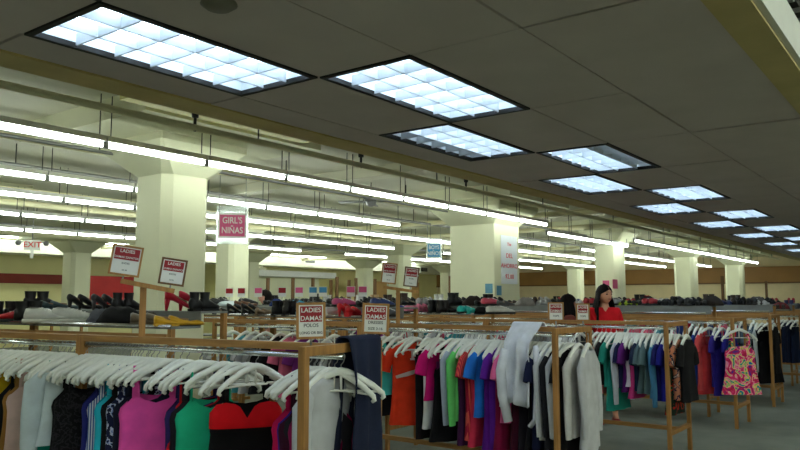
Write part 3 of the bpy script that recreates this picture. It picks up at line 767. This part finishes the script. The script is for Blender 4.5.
# column banner, papers on columns
bx = GX[2] + .37; by = 7.5 - .50
t = thing('banner', 'white banner with red lettering taped on the boxed column', 'banner', (at_y(509, 262, by).x, by - .004, at_y(509, 284, by).z))
hh = at_y(509, 236, by).z - at_y(509, 284, by).z; ww = at_y(518, 260, by).x - at_y(502, 260, by).x
sheet = MB().box(-ww / 2, ww / 2, -.004, .002, 0, hh).build('sheet', mat('banner_sheet', (226, 232, 238), .5, noise=.02), t)
RL = mat('banner_red', (214, 60, 86), .5)
for s_, sz, zf in (('The', .09, .82), ('DEL', .13, .58), ('AHORRO', .12, .37), ('$2.00', .13, .15)):
    text(s_, hh * sz, RL, sheet, (0, -.006, hh * zf), xs=1.25 if s_ != 'AHORRO' else 1.4)
for px, py, lab in ((489, 289, 'small blue paper notice on the boxed column edge'), (499, 291, 'small blue paper notice under the column banner')):
    fx = px < 495
    if fx:
        p = at_x(px, py, bx - .50); mb = MB().box(p.x - .006, p.x - .001, p.y - .08, p.y + .08, p.z - .08, p.z + .1); 
    else:
        p = at_y(px, py, by); mb = MB().box(p.x - .09, p.x + .09, p.y - .006, p.y - .001, p.z - .08, p.z + .1)
    tag(mb.build('paper_notice', mat('notice_blue', (96, 150, 176), .5, noise=.1, scale=9)), lab, 'notice', 'notices on the boxed column')
cx = GX[3]
p = at_x(606, 285, cx - .332); q = at_y(615, 284, 7.5 - .332)
tag(MB().box(p.x - .006, p.x, p.y - .09, p.y + .09, p.z - .12, p.z + .12).build('paper_notice', mat('notice_pink', (206, 88, 130), .5, noise=.06)), 'pink notice on the shaded face of the column behind the woman', 'notice')
tag(MB().box(q.x - .17, q.x + .17, q.y - .006, q.y, q.z - .12, q.z + .12).build('paper_notice', mat('notice_pink', (206, 88, 130))), 'pink notice on the lit face of the column behind the woman', 'notice')
# vents on the bulkhead
for px, py, lab in ((70, 245, 'dark air grille on the white bulkhead by the exit sign'), (310, 261, 'dark air grille on the white bulkhead beyond the dark awning'), (372, 264, 'dark air grille on the bulkhead over the soffit'), (424, 270, 'dark air grille on the bulkhead under the blue sign')):
    p = at_y(px, py, Y1 - 1.2); t = thing('air_grille', lab, 'air grille', (p.x, Y1 - 1.203, p.z - .08)); wv = .42 if px < 100 else .3
    MB().box(-wv, wv, -.02, .0, 0, .2).build('frame', DARKM, t)
    for k in range(5): MB().box(-wv + .02, wv - .02, -.03, -.018, .03 + k * .035, .045 + k * .035).build('louver', STEEL, t)

# ------------------------------------------------------------------ shoe shelves
SZF, SZB = 1.37, 1.47
def shelf_unit(L):
    t = bpy.data.objects.new('shoe_shelf', None); COL.objects.link(t)
    for y in (.02, L - .02):
        for x in (.02, .52): MB().box(x - .018, x + .018, y - .018, y + .018, 0, (SZF if x < .1 else SZB) - .004).build('post', PINE, t)
        MB().box(.04, .50, y - .012, y + .012, .22, .26).build('crossbar', PINE, t)
    MB().box(.0, .27, .0, L, SZF - .016, SZF).build('front_shelf', GREYP, t)
    MB().box(.27, .54, .0, L, SZB - .016, SZB).box(.268, .275, .0, L, SZF, SZB - .016).build('back_shelf', GREYP, t)
    MB().tube([(-.006, .0, SZF + .004), (-.006, L, SZF + .004)], .011, 8).build('front_lip', CHROME, t)
    MB().box(-.006, .02, .04, L - .04, SZF - .10, SZF - .05).build('rail_board', PINEY, t)
    for z in (.95, .55): MB().box(.02, .52, .02, L - .02, z - .015, z).build('lower_shelf', GREYP, t)
    return t
SHP = shelf_unit(LEN); sused = [False]; SHELVES = []
def shelf_row(where, X, Y, rz, n):
    for k in range(n):
        o = SHP if not sused[0] else dup(SHP); sused[0] = True
        o.location = (X - math.sin(rz) * k * LEN, Y + math.cos(rz) * k * LEN, 0); o.rotation_euler = (0, 0, rz)
        tag(o, 'grey stepped shoe shelf behind the %s, %s from the aisle' % (where, nth(k + 1)), 'shoe shelf', 'shoe shelves')
    SHELVES.append((where, X, Y, rz, n * LEN))
    return len(SHELVES) - 1
def sh(i, y, x, z): 
    w_, X, Y, rz, n = SHELVES[i]
    return Vector((X + math.cos(rz) * x - math.sin(rz) * y, Y + math.sin(rz) * x + math.cos(rz) * y, z))
def sh_s(i, px, x=.13):
    lo, hi = -3.0, 20.0
    for _ in range(50):
        mid = (lo + hi) / 2; q = sh(i, mid, x, 1.4) - EP
        if 400 + F * q.dot(rt) / q.dot(fwd) > px: lo = mid
        else: hi = mid
    return (lo + hi) / 2
p = rk(-1, 1.7, .42); SA = shelf_row('front rack', p.x, p.y, R(7), 2)
SB = shelf_row('second rack', 6.12, 4.75, 0, 3)
SC_ = shelf_row('third rack', 8.24, 5.0, 0, 3)
SD = shelf_row('fourth rack', 10.54, 2.75, 0, 4)
SE = shelf_row('fifth rack', 12.84, 2.4, 0, 2)
SF = shelf_row('sixth rack', 15.2, 2.5, 0, 4)
SG = shelf_row('seventh rack', 17.6, 2.5, 0, 3)
SH = shelf_row('eighth rack', 20.1, 2.5, 0, 3)

# shoes ---------------------------------------------------------------------------
def shoe_ring(y, hw, zb, zt, n=12):
    return [(hw * math.cos(2 * PI * i / n), y, (zb + zt) / 2 + (zt - zb) / 2 * math.sin(2 * PI * i / n)) for i in range(n)]
def shoe_mesh(kind):
    b = MB(); parts = []
    if kind == 'sneaker':
        b.rings([shoe_ring(y, w, .02, t) for y, w, t in ((-.15, .012, .06), (-.14, .034, .095), (-.11, .041, .105), (-.06, .042, .10), (-.01, .043, .092), (.04, .047, .075), (.09, .049, .062), (.13, .042, .05), (.155, .015, .035))])
        s_ = MB(); s_.rings([shoe_ring(y, w, .0, .03) for y, w in ((-.158, .02), (-.14, .042), (-.05, .044), (.05, .052), (.1, .053), (.14, .044), (.162, .016))]); parts.append(('sole', s_))
        l = MB()
        for k in range(5): y = -.045 + k * .024; l.box(-.026, .026, y - .004, y + .004, .09 - k * .0065, .101 - k * .0065)
        parts.append(('lace', l))
        o = MB(); o.rings([[(.026 * math.cos(a * PI / 6), -.1 + .04 * math.sin(a * PI / 6), .104 + z) for a in range(12)] for z in (0, .004)]); parts.append(('collar', o))
    if kind in ('pump', 'flat', 'sandal'):
        h = {'pump': .065, 'flat': .012, 'sandal': .035}[kind]
        prof = [(-.12, .012, .055), (-.11, .03, .06), (-.07, .034, .05), (-.02, .035, .036), (.03, .038, .028), (.075, .041, .036), (.11, .034, .03), (.13, .010, .02)]
        b.rings([shoe_ring(y, w, .004 + h * max(0, min(1, (.05 - y) / .13)), .004 + h * max(0, min(1, (.05 - y) / .13)) + t) for y, w, t in prof])
        s_ = MB()
        if kind == 'pump': s_.rings([shoe_ring(-.104 + .0, .02, h - .002, h + .012), ], False, False) if False else s_.tube([(0, -.102, h + .01), (0, -.108, .0)], [.02, .008], 8)
        else: s_.box(-.028, .028, -.118, -.05, 0, h + .006)
        parts.append(('heel', s_))
        o = MB(); o.rings([[(.024 * math.cos(a * PI / 6), -.04 + .06 * math.sin(a * PI / 6), .044 + h * max(0, min(1, (.05 - (-.04 + .06 * math.sin(a * PI / 6))) / .13)) * 1.0 + z) for a in range(12)] for z in (-.01, .003)]); parts.append(('insole', o))
    if kind == 'boot':
        b.rings([shoe_ring(y, w, .015, t) for y, w, t in ((-.12, .012, .1), (-.105, .034, .12), (-.06, .038, .12), (-.01, .04, .105), (.05, .043, .075), (.1, .038, .058), (.13, .012, .035))])
        b.rings([[(r_ * .9 * math.cos(a * PI / 6), -.062 + r_ * 1.2 * math.sin(a * PI / 6), z) for a in range(12)] for z, r_ in ((.08, .042), (.11, .04), (.14, .042), (.17, .046))], False, False)
        s_ = MB(); s_.rings([shoe_ring(y, w, .0, .022) for y, w in ((-.12, .02), (-.1, .037), (.05, .046), (.1, .04), (.134, .012))]); s_.box(-.03, .03, -.12, -.06, 0, .02); parts.append(('sole', s_))
    return b.mesh(kind), [(n, q.mesh(n)) for n, q in parts]
SHM = {k: shoe_mesh(k) for k in ('sneaker', 'pump', 'flat', 'sandal', 'boot')}
SHN = {'sneaker': 'sneaker', 'pump': 'high_heel_shoe', 'flat': 'flat_shoe', 'sandal': 'wedge_shoe', 'boot': 'ankle_boot'}
SHOES = []
LEATH = {}
def leather(c):
    return mat('leather_%d_%d_%d' % tuple(c), c, .45, noise=.1, scale=20)
def shoe(i, y, tier, kind, c, cname, yaw, sc=1.0, sole=None, roll=0, dx=0):
    me, parts = SHM[kind]; M = leather(c); o = obj(SHN[kind], me, M)
    z = (SZF if tier == 0 else SZB) + .001; o.location = sh(i, y, (.135 if tier == 0 else .405) + dx, z + (.045 if roll else 0)); o.rotation_euler = (0, roll, SHELVES[i][3] + yaw); o.scale = (sc, sc, sc)
    for nm, pm in parts:
        pmM = {'sole': sole or RUBBER, 'heel': M, 'lace': PAPER, 'collar': DARKM, 'insole': leather((150, 120, 90))}[nm]
        obj(nm, pm, pmM, o)
    SHOES.append((i, y, tier, o, '%s %s' % (cname, SHN[kind].replace('_', ' ')))); return o
SOLEW = mat('white_sole', (214, 212, 200), .6, noise=.04)
def pair(i, px, tier, kind, c, n, yaw, sc=1.0, gap=.1, **k):
    y = sh_s(i, px, .13 if tier == 0 else .4)
    shoe(i, y - gap / 2 * abs(math.cos(yaw)), tier, kind, c, n, yaw, sc, dx=-gap / 2 * math.sin(yaw), **k)
    shoe(i, y + gap / 2 * abs(math.cos(yaw)), tier, kind, c, n, yaw + .1, sc, dx=gap / 2 * math.sin(yaw), **k)
# hand-placed ones on the shelf behind the front rack (yaw 0 = toe along the rack)
K1, RD, WS = (22, 22, 24), (176, 20, 30), (214, 214, 206)
pair(SA, 8, 0, 'boot', K1, 'black', -1.2, 1.0)
pair(SA, 20, 0, 'sneaker', RD, 'red', .7, 1.2, gap=.15)
pair(SA, 42, 1, 'boot', K1, 'black', -1.9, .9)
pair(SA, 36, 0, 'boot', K1, 'black', PI + .6, 1.0)
pair(SA, 62, 0, 'sneaker', WS, 'white', PI + .75, 1.2, gap=.19, sole=SOLEW)
pair(SA, 58, 1, 'flat', (60, 80, 84), 'teal grey', -1.7)
pair(SA, 84, 1, 'pump', K1, 'black', -1.5)
pair(SA, 126, 1, 'boot', K1, 'black', -1.4, .8)
pair(SA, 108, 1, 'pump', (60, 56, 60), 'dark grey', -1.5)
pair(SA, 158, 0, 'flat', (110, 96, 76), 'brown', PI + .5, 1.2)
pair(SA, 178, 0, 'flat', (206, 156, 30), 'yellow', PI + 1.1, 1.0)
pair(SA, 190, 1, 'pump', (190, 24, 50), 'red', -2.3, 1.15)
pair(SA, 203, 1, 'boot', K1, 'black', -1.5, .8)
# shelf behind the second rack
for px, kd, c, n, yw in ((212, 'sneaker', (150, 150, 150), 'grey', -2.3), (226, 'flat', K1, 'black', -1.9), (240, 'pump', K1, 'black', -1.9), (254, 'pump', K1, 'black', -1.8), (268, 'flat', (120, 100, 80), 'brown', -1.8)):
    pair(SB, px, 0, kd, c, n, yw, 1.1)
pair(SB, 283, 0, 'boot', K1, 'black', -1.7, 1.0); pair(SB, 293, 0, 'boot', (30, 27, 27), 'black', -1.6, 1.0)
pair(SB, 310, 0, 'sandal', (70, 110, 120), 'teal', -1.9, 1.1); pair(SB, 323, 0, 'pump', (200, 196, 190), 'silver', -1.7, 1.1)
pair(SB, 336, 0, 'sneaker', (218, 218, 218), 'white', -1.6, 1.0, sole=SOLEW); pair(SB, 349, 0, 'pump', (196, 22, 34), 'red', -1.6, 1.15); pair(SB, 357, 0, 'sandal', (204, 26, 36), 'red', -1.6, 1.15)
pair(SB, 374, 0, 'sneaker', (50, 50, 90), 'navy', -1.6); pair(SB, 386, 0, 'sneaker', (90, 90, 96), 'grey', -1.7)
pair(SB, 222, 1, 'sneaker', (60, 60, 60), 'charcoal', -1.7); pair(SB, 245, 1, 'flat', (110, 70, 50), 'tan', -1.7); pair(SB, 303, 1, 'flat', (60, 150, 190), 'light blue', -1.7)
pair(SB, 318, 1, 'flat', (70, 70, 70), 'dark grey', -1.7); pair(SB, 345, 1, 'sneaker', (200, 80, 130), 'pink', -1.7); pair(SB, 366, 1, 'flat', K1, 'black', -1.6); pair(SB, 382, 1, 'sneaker', (40, 60, 120), 'blue', -1.6)
# shelf behind the third rack
for px, tr_, kd, c, n in ((406, 0, 'sneaker', (36, 60, 160), 'blue'), (417, 0, 'sneaker', (226, 130, 160), 'pink'), (427, 0, 'pump', (214, 110, 140), 'rose'), (437, 0, 'boot', K1, 'black'), (446, 0, 'boot', (34, 26, 24), 'dark brown'), (456, 1, 'boot', K1, 'black'), (466, 0, 'sneaker', (40, 190, 180), 'turquoise'), (474, 0, 'flat', (50, 180, 170), 'turquoise'), (484, 1, 'flat', K1, 'black'), (492, 1, 'sneaker', (214, 80, 100), 'coral'), (500, 0, 'sneaker', (200, 196, 186), 'cream'), (411, 1, 'flat', K1, 'black'), (424, 1, 'sneaker', (170, 170, 170), 'silver'), (508, 1, 'flat', (90, 90, 92), 'grey')):
    pair(SC_, px, tr_, kd, c, n, -1.7 + rnd.uniform(-.4, .4), 1.05)
pals = [(K1, 'black')] * 7 + [((60, 46, 40), 'brown')] * 2 + [((200, 200, 198), 'white'), ((150, 150, 152), 'grey'), ((40, 50, 90), 'navy'), ((170, 40, 50), 'red'), ((190, 160, 120), 'beige')]
for i, smax, step in ((SC_, 6.8, .5), (SD, 8.9, .17), (SE, 4.4, .16), (SF, 8.9, .26), (SG, 6.6, .28), (SH, 6.6, .3)):
    y = .12 if i != SC_ else sh_s(SC_, 396)
    while y < smax:
        c, n = rnd.choice(pals); kd = rnd.choice(('sneaker', 'pump', 'flat', 'boot', 'sandal', 'flat', 'sneaker', 'pump')); tier = 1 if i in (SC_, SD, SE) else rnd.choice((0, 1, 1))
        yw = -PI / 2 + rnd.uniform(-.3, .3)
        shoe(i, y, tier, kd, c, n, yw, 1.05); shoe(i, y + .1, tier, kd, c, n, yw + .05, 1.05); y += step * rnd.uniform(.8, 1.3)
scount = {}
for i, y, tier, o, d_ in sorted(SHOES, key=lambda q: (q[0], q[2], q[1])):
    scount[(i, tier)] = scount.get((i, tier), 0) + 1
    tag(o, '%s, %s along on the %s step behind the %s' % (d_, nth(scount[(i, tier)]), 'lower' if tier == 0 else 'upper', SHELVES[i][0]), 'shoe', 'shoes on the shelf behind the ' + SHELVES[i][0])

# odd things lying on the shelves
def heap(name, label, cat, i, px, tier, c, size, sc=(1, 1, 1), dx=0, hz=0):
    y = sh_s(i, px); g = random.Random(int(px)); mb = MB(); rs = []
    for a in range(1, 9):
        f_ = a / 9; r_ = math.sin(PI * f_ * .5 + .0) if a < 9 else 1
        rs.append([(size * sc[0] * math.cos(f_ * PI / 2) ** .6 * math.cos(k * PI / 9) * (1 + .15 * math.sin(3 * k * PI / 9 + a)), size * sc[1] * math.cos(f_ * PI / 2) ** .6 * math.sin(k * PI / 9) * (1 + .12 * math.cos(4 * k * PI / 9)), size * sc[2] * f_ * (1 + .1 * math.sin(k))) for k in range(18)])
    rs[0] = [(p_[0], p_[1], 0) for p_ in rs[0]]
    mb.rings(rs); o = mb.build(name, fabric(c)); o.location = sh(i, y, (.135 if tier == 0 else .4) + dx, (SZF if tier == 0 else SZB) + .001); o.rotation_euler = (0, 0, SHELVES[i][3])
    return tag(o, label, cat)
heap('folded_jacket', 'black jacket heaped on the shoe shelf left of the T stand', 'jacket', SA, 118, 0, (24, 23, 25), .2, (.55, 1.2, .7))
heap('red_hat', 'round red hat on the far shoe shelf right of the woman', 'hat', SE, 641, 1, (196, 26, 34), .13, (1, 1, 1.3))
heap('green_bag', 'lime green bag on the shelf right beside the woman', 'bag', SD, 622, 1, (170, 200, 60), .16, (.8, 1.4, .45))
heap('white_bag', 'pale blue and white bag on the second shoe shelf', 'bag', SB, 213, 1, (214, 226, 234), .2, (.7, 1.5, .35))
for k, (i, px, c, n) in enumerate(((SA, 148, (70, 62, 54), 'brown'), (SA, 100, (90, 92, 100), 'grey'), (SB, 300, (24, 24, 28), 'black'), (SB, 260, (30, 50, 110), 'blue'), (SC_, 441, (20, 20, 22), 'black'), (SC_, 462, (40, 30, 28), 'dark brown'), (SC_, 480, (28, 28, 30), 'charcoal'), (SC_, 515, (130, 126, 120), 'grey'), (SD, 640, (30, 30, 34), 'black'), (SD, 660, (60, 60, 62), 'grey'), (SD, 684, (26, 26, 28), 'black'), (SD, 706, (50, 44, 40), 'brown'), (SD, 560, (44, 50, 80), 'navy'), (SD, 535, (190, 190, 192), 'white'), (SE, 672, (24, 24, 26), 'black'), (SE, 700, (40, 40, 46), 'charcoal'), (SE, 735, (28, 26, 26), 'black'), (SE, 752, (86, 80, 74), 'taupe'), (SF, 720, (30, 30, 32), 'black'), (SF, 765, (36, 34, 36), 'dark'), (SF, 780, (120, 50, 50), 'wine red'))):
    heap('handbag', '%s slouched handbag on the shelf behind the %s, %s of these bags' % (n, SHELVES[i][0], nth(k + 1)), 'bag', i, px, (1 if i in (SD, SE) else k % 2) if i != SA else 0, c, .09 + .02 * (k % 3), (.8, 1.2, 1.1), dx=.0)
# little price cards standing on the shelves
def price_card(i, px, tier, M, label, w=.14, h=.13, lift=.10):
    y = sh_s(i, px, .4); p = sh(i, y, .26 if tier == 0 else .5, SZB if tier else SZF)
    t = thing('price_card', label, 'price card', p, face_yaw(p), 'price cards on the shoe shelves')
    MB().tube([(0, 0, 0), (0, 0, lift + .01)], .004, 6).build('stem', STEEL, t)
    MB().box(-w / 2, w / 2, -.004, .004, lift, lift + h).build('card', PAPER, t)
    MB().box(-w * .45, w * .45, -.006, -.004, lift + h * .4, lift + h * .95).build('heading_band', M, t)
for k, (i, px, M, n) in enumerate(((SB, 223, REDC, 'red'), (SB, 235, REDC, 'red'), (SB, 252, PINKC, 'pink'), (SB, 293, PINKC, 'pink'), (SB, 307, BLUEC, 'blue'), (SB, 317, BLUEC, 'blue'), (SB, 345, PINKC, 'pink'), (SB, 357, PINKC, 'pink'), (SB, 276, REDC, 'red'))):
    price_card(i, px, 1, M, '%s headed price card on the second shoe shelf, %s along from the column' % (n, nth(k + 1)), .10, .12, .12)
# bare wooden stakes far behind the shoe shelves
for k, (px, ytop, D) in enumerate(((268, 278, 17), (293, 278, 17.5), (313, 278, 18), (331, 280, 18.5), (337, 277, 18.5), (349, 280, 19), (356, 278, 19), (375, 279, 19.5), (450, 276, 20), (722, 276, 19), (766, 281, 21), (510, 283, 18))):
    p = at_d(px, ytop, D); mb = MB().box(-.03, .03, -.03, .03, 0, p.z)
    o = mb.build('wooden_stake', OAK); o.location = (p.x, p.y, 0); tag(o, 'dark wooden sign stake standing among far shelves, %s along' % nth(k + 1), 'stake', 'wooden stakes among the shelves')
    MB().box(-.14, .14, -.15, .15, 0, .02).build('foot', OAK, o)

# ------------------------------------------------------------------ people
def skin_mesh(nodes, edges, root=0, sub=2):
    bm = bmesh.new(); lay = bm.verts.layers.skin.verify(); vs = []
    for (p_, r_) in nodes:
        v = bm.verts.new(p_); v[lay].radius = (r_, r_) if not isinstance(r_, tuple) else r_; vs.append(v)
    vs[root][lay].use_root = True
    for a_, b_ in edges: bm.edges.new((vs[a_], vs[b_]))
    me = bpy.data.meshes.new('sk'); bm.to_mesh(me); bm.free()
    o = bpy.data.objects.new('sk', me); COL.objects.link(o)
    sk = o.modifiers.new('Skin', 'SKIN'); sk.use_smooth_shade = True
    ss = o.modifiers.new('Sub', 'SUBSURF'); ss.levels = sub; ss.render_levels = sub
    dg = bpy.context.evaluated_depsgraph_get(); ev = o.evaluated_get(dg); m2 = bpy.data.meshes.new_from_object(ev)
    vs = [tuple(v.co) for v in m2.vertices]; fs = [tuple(p.vertices) for p in m2.polygons]
    bpy.data.objects.remove(o); bpy.data.meshes.remove(me); bpy.data.meshes.remove(m2)
    return vs, fs
def chain(nodes, edges, start, pts):
    prev = start
    for p_, r_ in pts:
        nodes.append((p_, r_)); edges.append((prev, len(nodes) - 1)); prev = len(nodes) - 1
    return prev
def person(label, p, facing, H, skin, shirt, pants, shoec, hair, head_turn=0, long_hair=True):
    """local frame: faces -y, x to the figure's left"""
    k = H / 1.66
    t = thing('person', label, 'person', (p.x, p.y, 0), facing)
    N = []; E = []
    N.append(((0, 0, .92 * k), .12 * k))
    chain(N, E, 0, [((0, .01, 1.08 * k), .105 * k), ((0, .0, 1.24 * k), .12 * k), ((0, .01, 1.37 * k), .075 * k), ((0, -.005, 1.44 * k), .052 * k), ((0, -.01, 1.50 * k), .05 * k)])
    for sx in (-1, 1):
        a = chain(N, E, 2, [((sx * .155 * k, .01, 1.33 * k), .055 * k), ((sx * .20 * k, .02, 1.06 * k), .038 * k), ((sx * .21 * k, -.06, .84 * k), .026 * k), ((sx * .21 * k, -.08, .78 * k), .03 * k)])
        for f_, (dx_, ln) in enumerate(((-.03, .07), (-.01, .08), (.01, .075), (.028, .06))):
            chain(N, E, a, [((sx * .21 * k, -.08 + dx_, .74 * k), .009), ((sx * .205 * k, -.085 + dx_, (.74 - ln * .6) * k), .0085), ((sx * .195 * k, -.088 + dx_, (.74 - ln) * k), .007)])
        chain(N, E, a, [((sx * .19 * k, -.12, .765 * k), .010), ((sx * .18 * k, -.135, .735 * k), .009)])
        chain(N, E, 0, [((sx * .09 * k, 0, .84 * k), .085 * k), ((sx * .1 * k, -.01, .47 * k), .055 * k), ((sx * .1 * k, .01, .1 * k), .035 * k), ((sx * .1 * k, -.08, .04 * k), .03 * k)])
    vs, fs = skin_mesh(N, E)
    mb = MB(); mb.add(vs, fs, True)
    # head with modelled face
    Hd = .225 * k; cz = 1.42 * k + Hd * .56; rs = []; nv, nu = 22, 32
    Tm = Matrix.Rotation(head_turn, 4, 'Z')
    for i in range(nv + 1):
        a = PI * (i + .4) / (nv + .8); zc = -math.cos(a); wv = math.sin(a)
        row = []
        for j in range(nu):
            th = 2 * PI * j / nu; sx, sy = math.cos(th), math.sin(th)
            wd = .078 * k * (wv ** .75); dp = .096 * k * (wv ** .75)
            if zc < 0: wd *= 1 - .28 * zc * zc; dp *= 1 - .16 * zc * zc
            x, y, z = wd * sx, dp * sy, zc * Hd / 2
            if sy < 0:
                fx = x / (.074 * k)
                y -= .024 * k * math.exp(-(fx / .16) ** 2) * math.exp(-((zc + .16) / .17) ** 2)      # nose
                y += .010 * k * math.exp(-((abs(fx) - .42) / .2) ** 2) * math.exp(-((zc - .03) / .13) ** 2)   # eye sockets
                y -= .006 * k * math.exp(-(fx / .4) ** 2) * math.exp(-((zc + .5) / .1) ** 2)          # lips
                y -= .008 * k * math.exp(-(fx / .35) ** 2) * math.exp(-((zc + .88) / .16) ** 2)       # chin
            row.append(tuple(Tm @ Vector((x, y - .012, z)) + Vector((0, -.012, cz))))
        rs.append(row)
    mb.rings(rs)
    for sx in (-1, 1):
        c = Tm @ Vector((sx * .074 * k, .0, -.005)) + Vector((0, -.012, cz)); mb.sphere(tuple(c), .028 * k, 10, 6, (.35, .6, 1))
    mb.build('body', skin, t)
    for sx in (-1, 1):
        c = Tm @ Vector((sx * .031 * k, -.088 * k, .003)) + Vector((0, -.014, cz)); MB().sphere(tuple(c), .013 * k, 10, 6, (1.2, .6, .7)).build('eye', mat('eye_dark', (50, 36, 32), .2), t)
        mb = MB(); mb.tube([tuple(Tm @ Vector((sx * q * k, -(.097 - q * .12) * k - .008, .026 * k + .004 * math.sin(q * 60))) + Vector((0, -.012, cz))) for q in (.014, .03, .046)], .0035, 6); mb.build('eyebrow', hair, t)
    mb = MB(); mb.tube([tuple(Tm @ Vector((q * k, -(.098 - abs(q) * .35) * k - .012, -.056 * k)) + Vector((0, -.012, cz))) for q in (-.026, -.012, 0, .012, .026)], [.003, .006, .006, .006, .003], 8); mb.build('lips', mat('lip', (160, 74, 70), .4), t)
    # hair
    mb = MB(); rs = []; rows_ = 16
    zlow = (1.20 * k if long_hair else 1.46 * k)
    for i in range(rows_ + 1):
        f_ = i / rows_; row = []
        for j in range(41):
            u = j / 40; spread = 1
            half = PI * (.985 if f_ < .34 else max(.60, .985 - (f_ - .34) * 5))
            th = PI / 2 + (u - .5) * 2 * half
            if f_ < .45:
                a = PI / 2 * (f_ / .45); r_ = math.sin(a) if i else .02; zc = math.cos(a)
                x, y, z = .089 * k * r_ * math.cos(th), .120 * k * r_ * math.sin(th), cz + zc * (Hd / 2 + .014)
            else:
                g_ = (f_ - .45) / .55; z = cz + (zlow - cz) * g_
                wd_ = .089 + (.05 * math.sin(min(1, g_ * 1.6) * PI / 2) if long_hair else 0); x, y = wd_ * k * math.cos(th), (.108 + (.03 * math.sin(g_ * PI) if long_hair else 0)) * k * math.sin(th)
            wv = .005 * math.sin(j * 1.9 + f_ * 4)
            row.append(tuple(Tm @ Vector((x * (1 + wv * 8), y + wv, z - cz)) + Vector((0, -.014, cz))))
        rs.append(row)
    mb.rings(rs, False, False, True, closed=False)
    h_ = mb.build('hair', hair, t); so = h_.modifiers.new('thickness', 'SOLIDIFY'); so.thickness = .012; so.offset = 1
    # shirt
    N = [((0, 0, .95 * k), .15 * k)]; E = []
    chain(N, E, 0, [((0, .01, 1.08 * k), .132 * k), ((0, .0, 1.24 * k), .142 * k), ((0, .012, 1.375 * k), .082 * k)])
    N[-1] = ((0, .012, 1.385 * k), .07 * k)
    for sx in (-1, 1): chain(N, E, 2, [((sx * .16 * k, .01, 1.335 * k), .066 * k), ((sx * .19 * k, .015, 1.18 * k), .058 * k), ((sx * .198 * k, .02, 1.08 * k), .056 * k)])
    vs, fs = skin_mesh(N, E); MB().add(vs, fs, True).build('shirt', shirt, t)
    N = [((0, 0, .93 * k), .142 * k)]; E = []
    for sx in (-1, 1): chain(N, E, 0, [((sx * .09 * k, 0, .82 * k), .105 * k), ((sx * .1 * k, -.01, .47 * k), .075 * k), ((sx * .1 * k, .01, .13 * k), .062 * k)])
    vs, fs = skin_mesh(N, E); MB().add(vs, fs, True).build('trousers', pants, t)
    for sx in (-1, 1):
        mb = MB(); mb.rings([[(sx * .1 * k + r_ * math.cos(a * PI / 6), y, .0 + zt * (.5 + .5 * math.sin(a * PI / 6))) for a in range(12)] for y, r_, zt in ((.065, .02, .06), (.05, .038, .085), (0, .042, .09), (-.06, .045, .075), (-.12, .046, .055), (-.16, .03, .04), (-.175, .01, .03))]); mb.build('shoe', shoec, t)
    return t
p = at_d(604, 300, 9.6)
person('woman with long dark hair in a red top standing behind the racks', p, face_yaw(p, .25), 1.74, SKIN, fabric((206, 22, 32)), fabric((30, 28, 34)), leather((150, 26, 30)), HAIR, head_turn=.45)
p = at_d(567, 300, 9.9)
person('dark haired person partly hidden behind small LADIES signs, head turned away', p, face_yaw(p, PI * .62), 1.62, SKIN2, fabric((120, 60, 50)), fabric((30, 30, 34)), leather((40, 36, 34)), HAIR, head_turn=.2, long_hair=True)
p = at_d(266, 300, 13.1)
person('pale person with short black hair in profile beyond the shoe shelves', p, face_yaw(p, -1.25), 1.72, SKIN3, fabric((120, 120, 126)), fabric((30, 30, 34)), leather((40, 36, 34)), HAIR, long_hair=False)

# ------------------------------------------------------------------ light, world, view
wd = bpy.data.worlds.new('world'); S.world = wd; wd.use_nodes = True
wd.node_tree.nodes['Background'].inputs['Color'].default_value = (.02, .02, .02, 1)
S.view_settings.view_transform = 'Standard'; S.view_settings.look = 'None'; S.view_settings.gamma = 1; S.view_settings.exposure = 1.8
S.view_settings.use_curve_mapping = False
S.cycles.use_denoising = True
S.cycles.max_bounces = 6; S.cycles.diffuse_bounces = 4
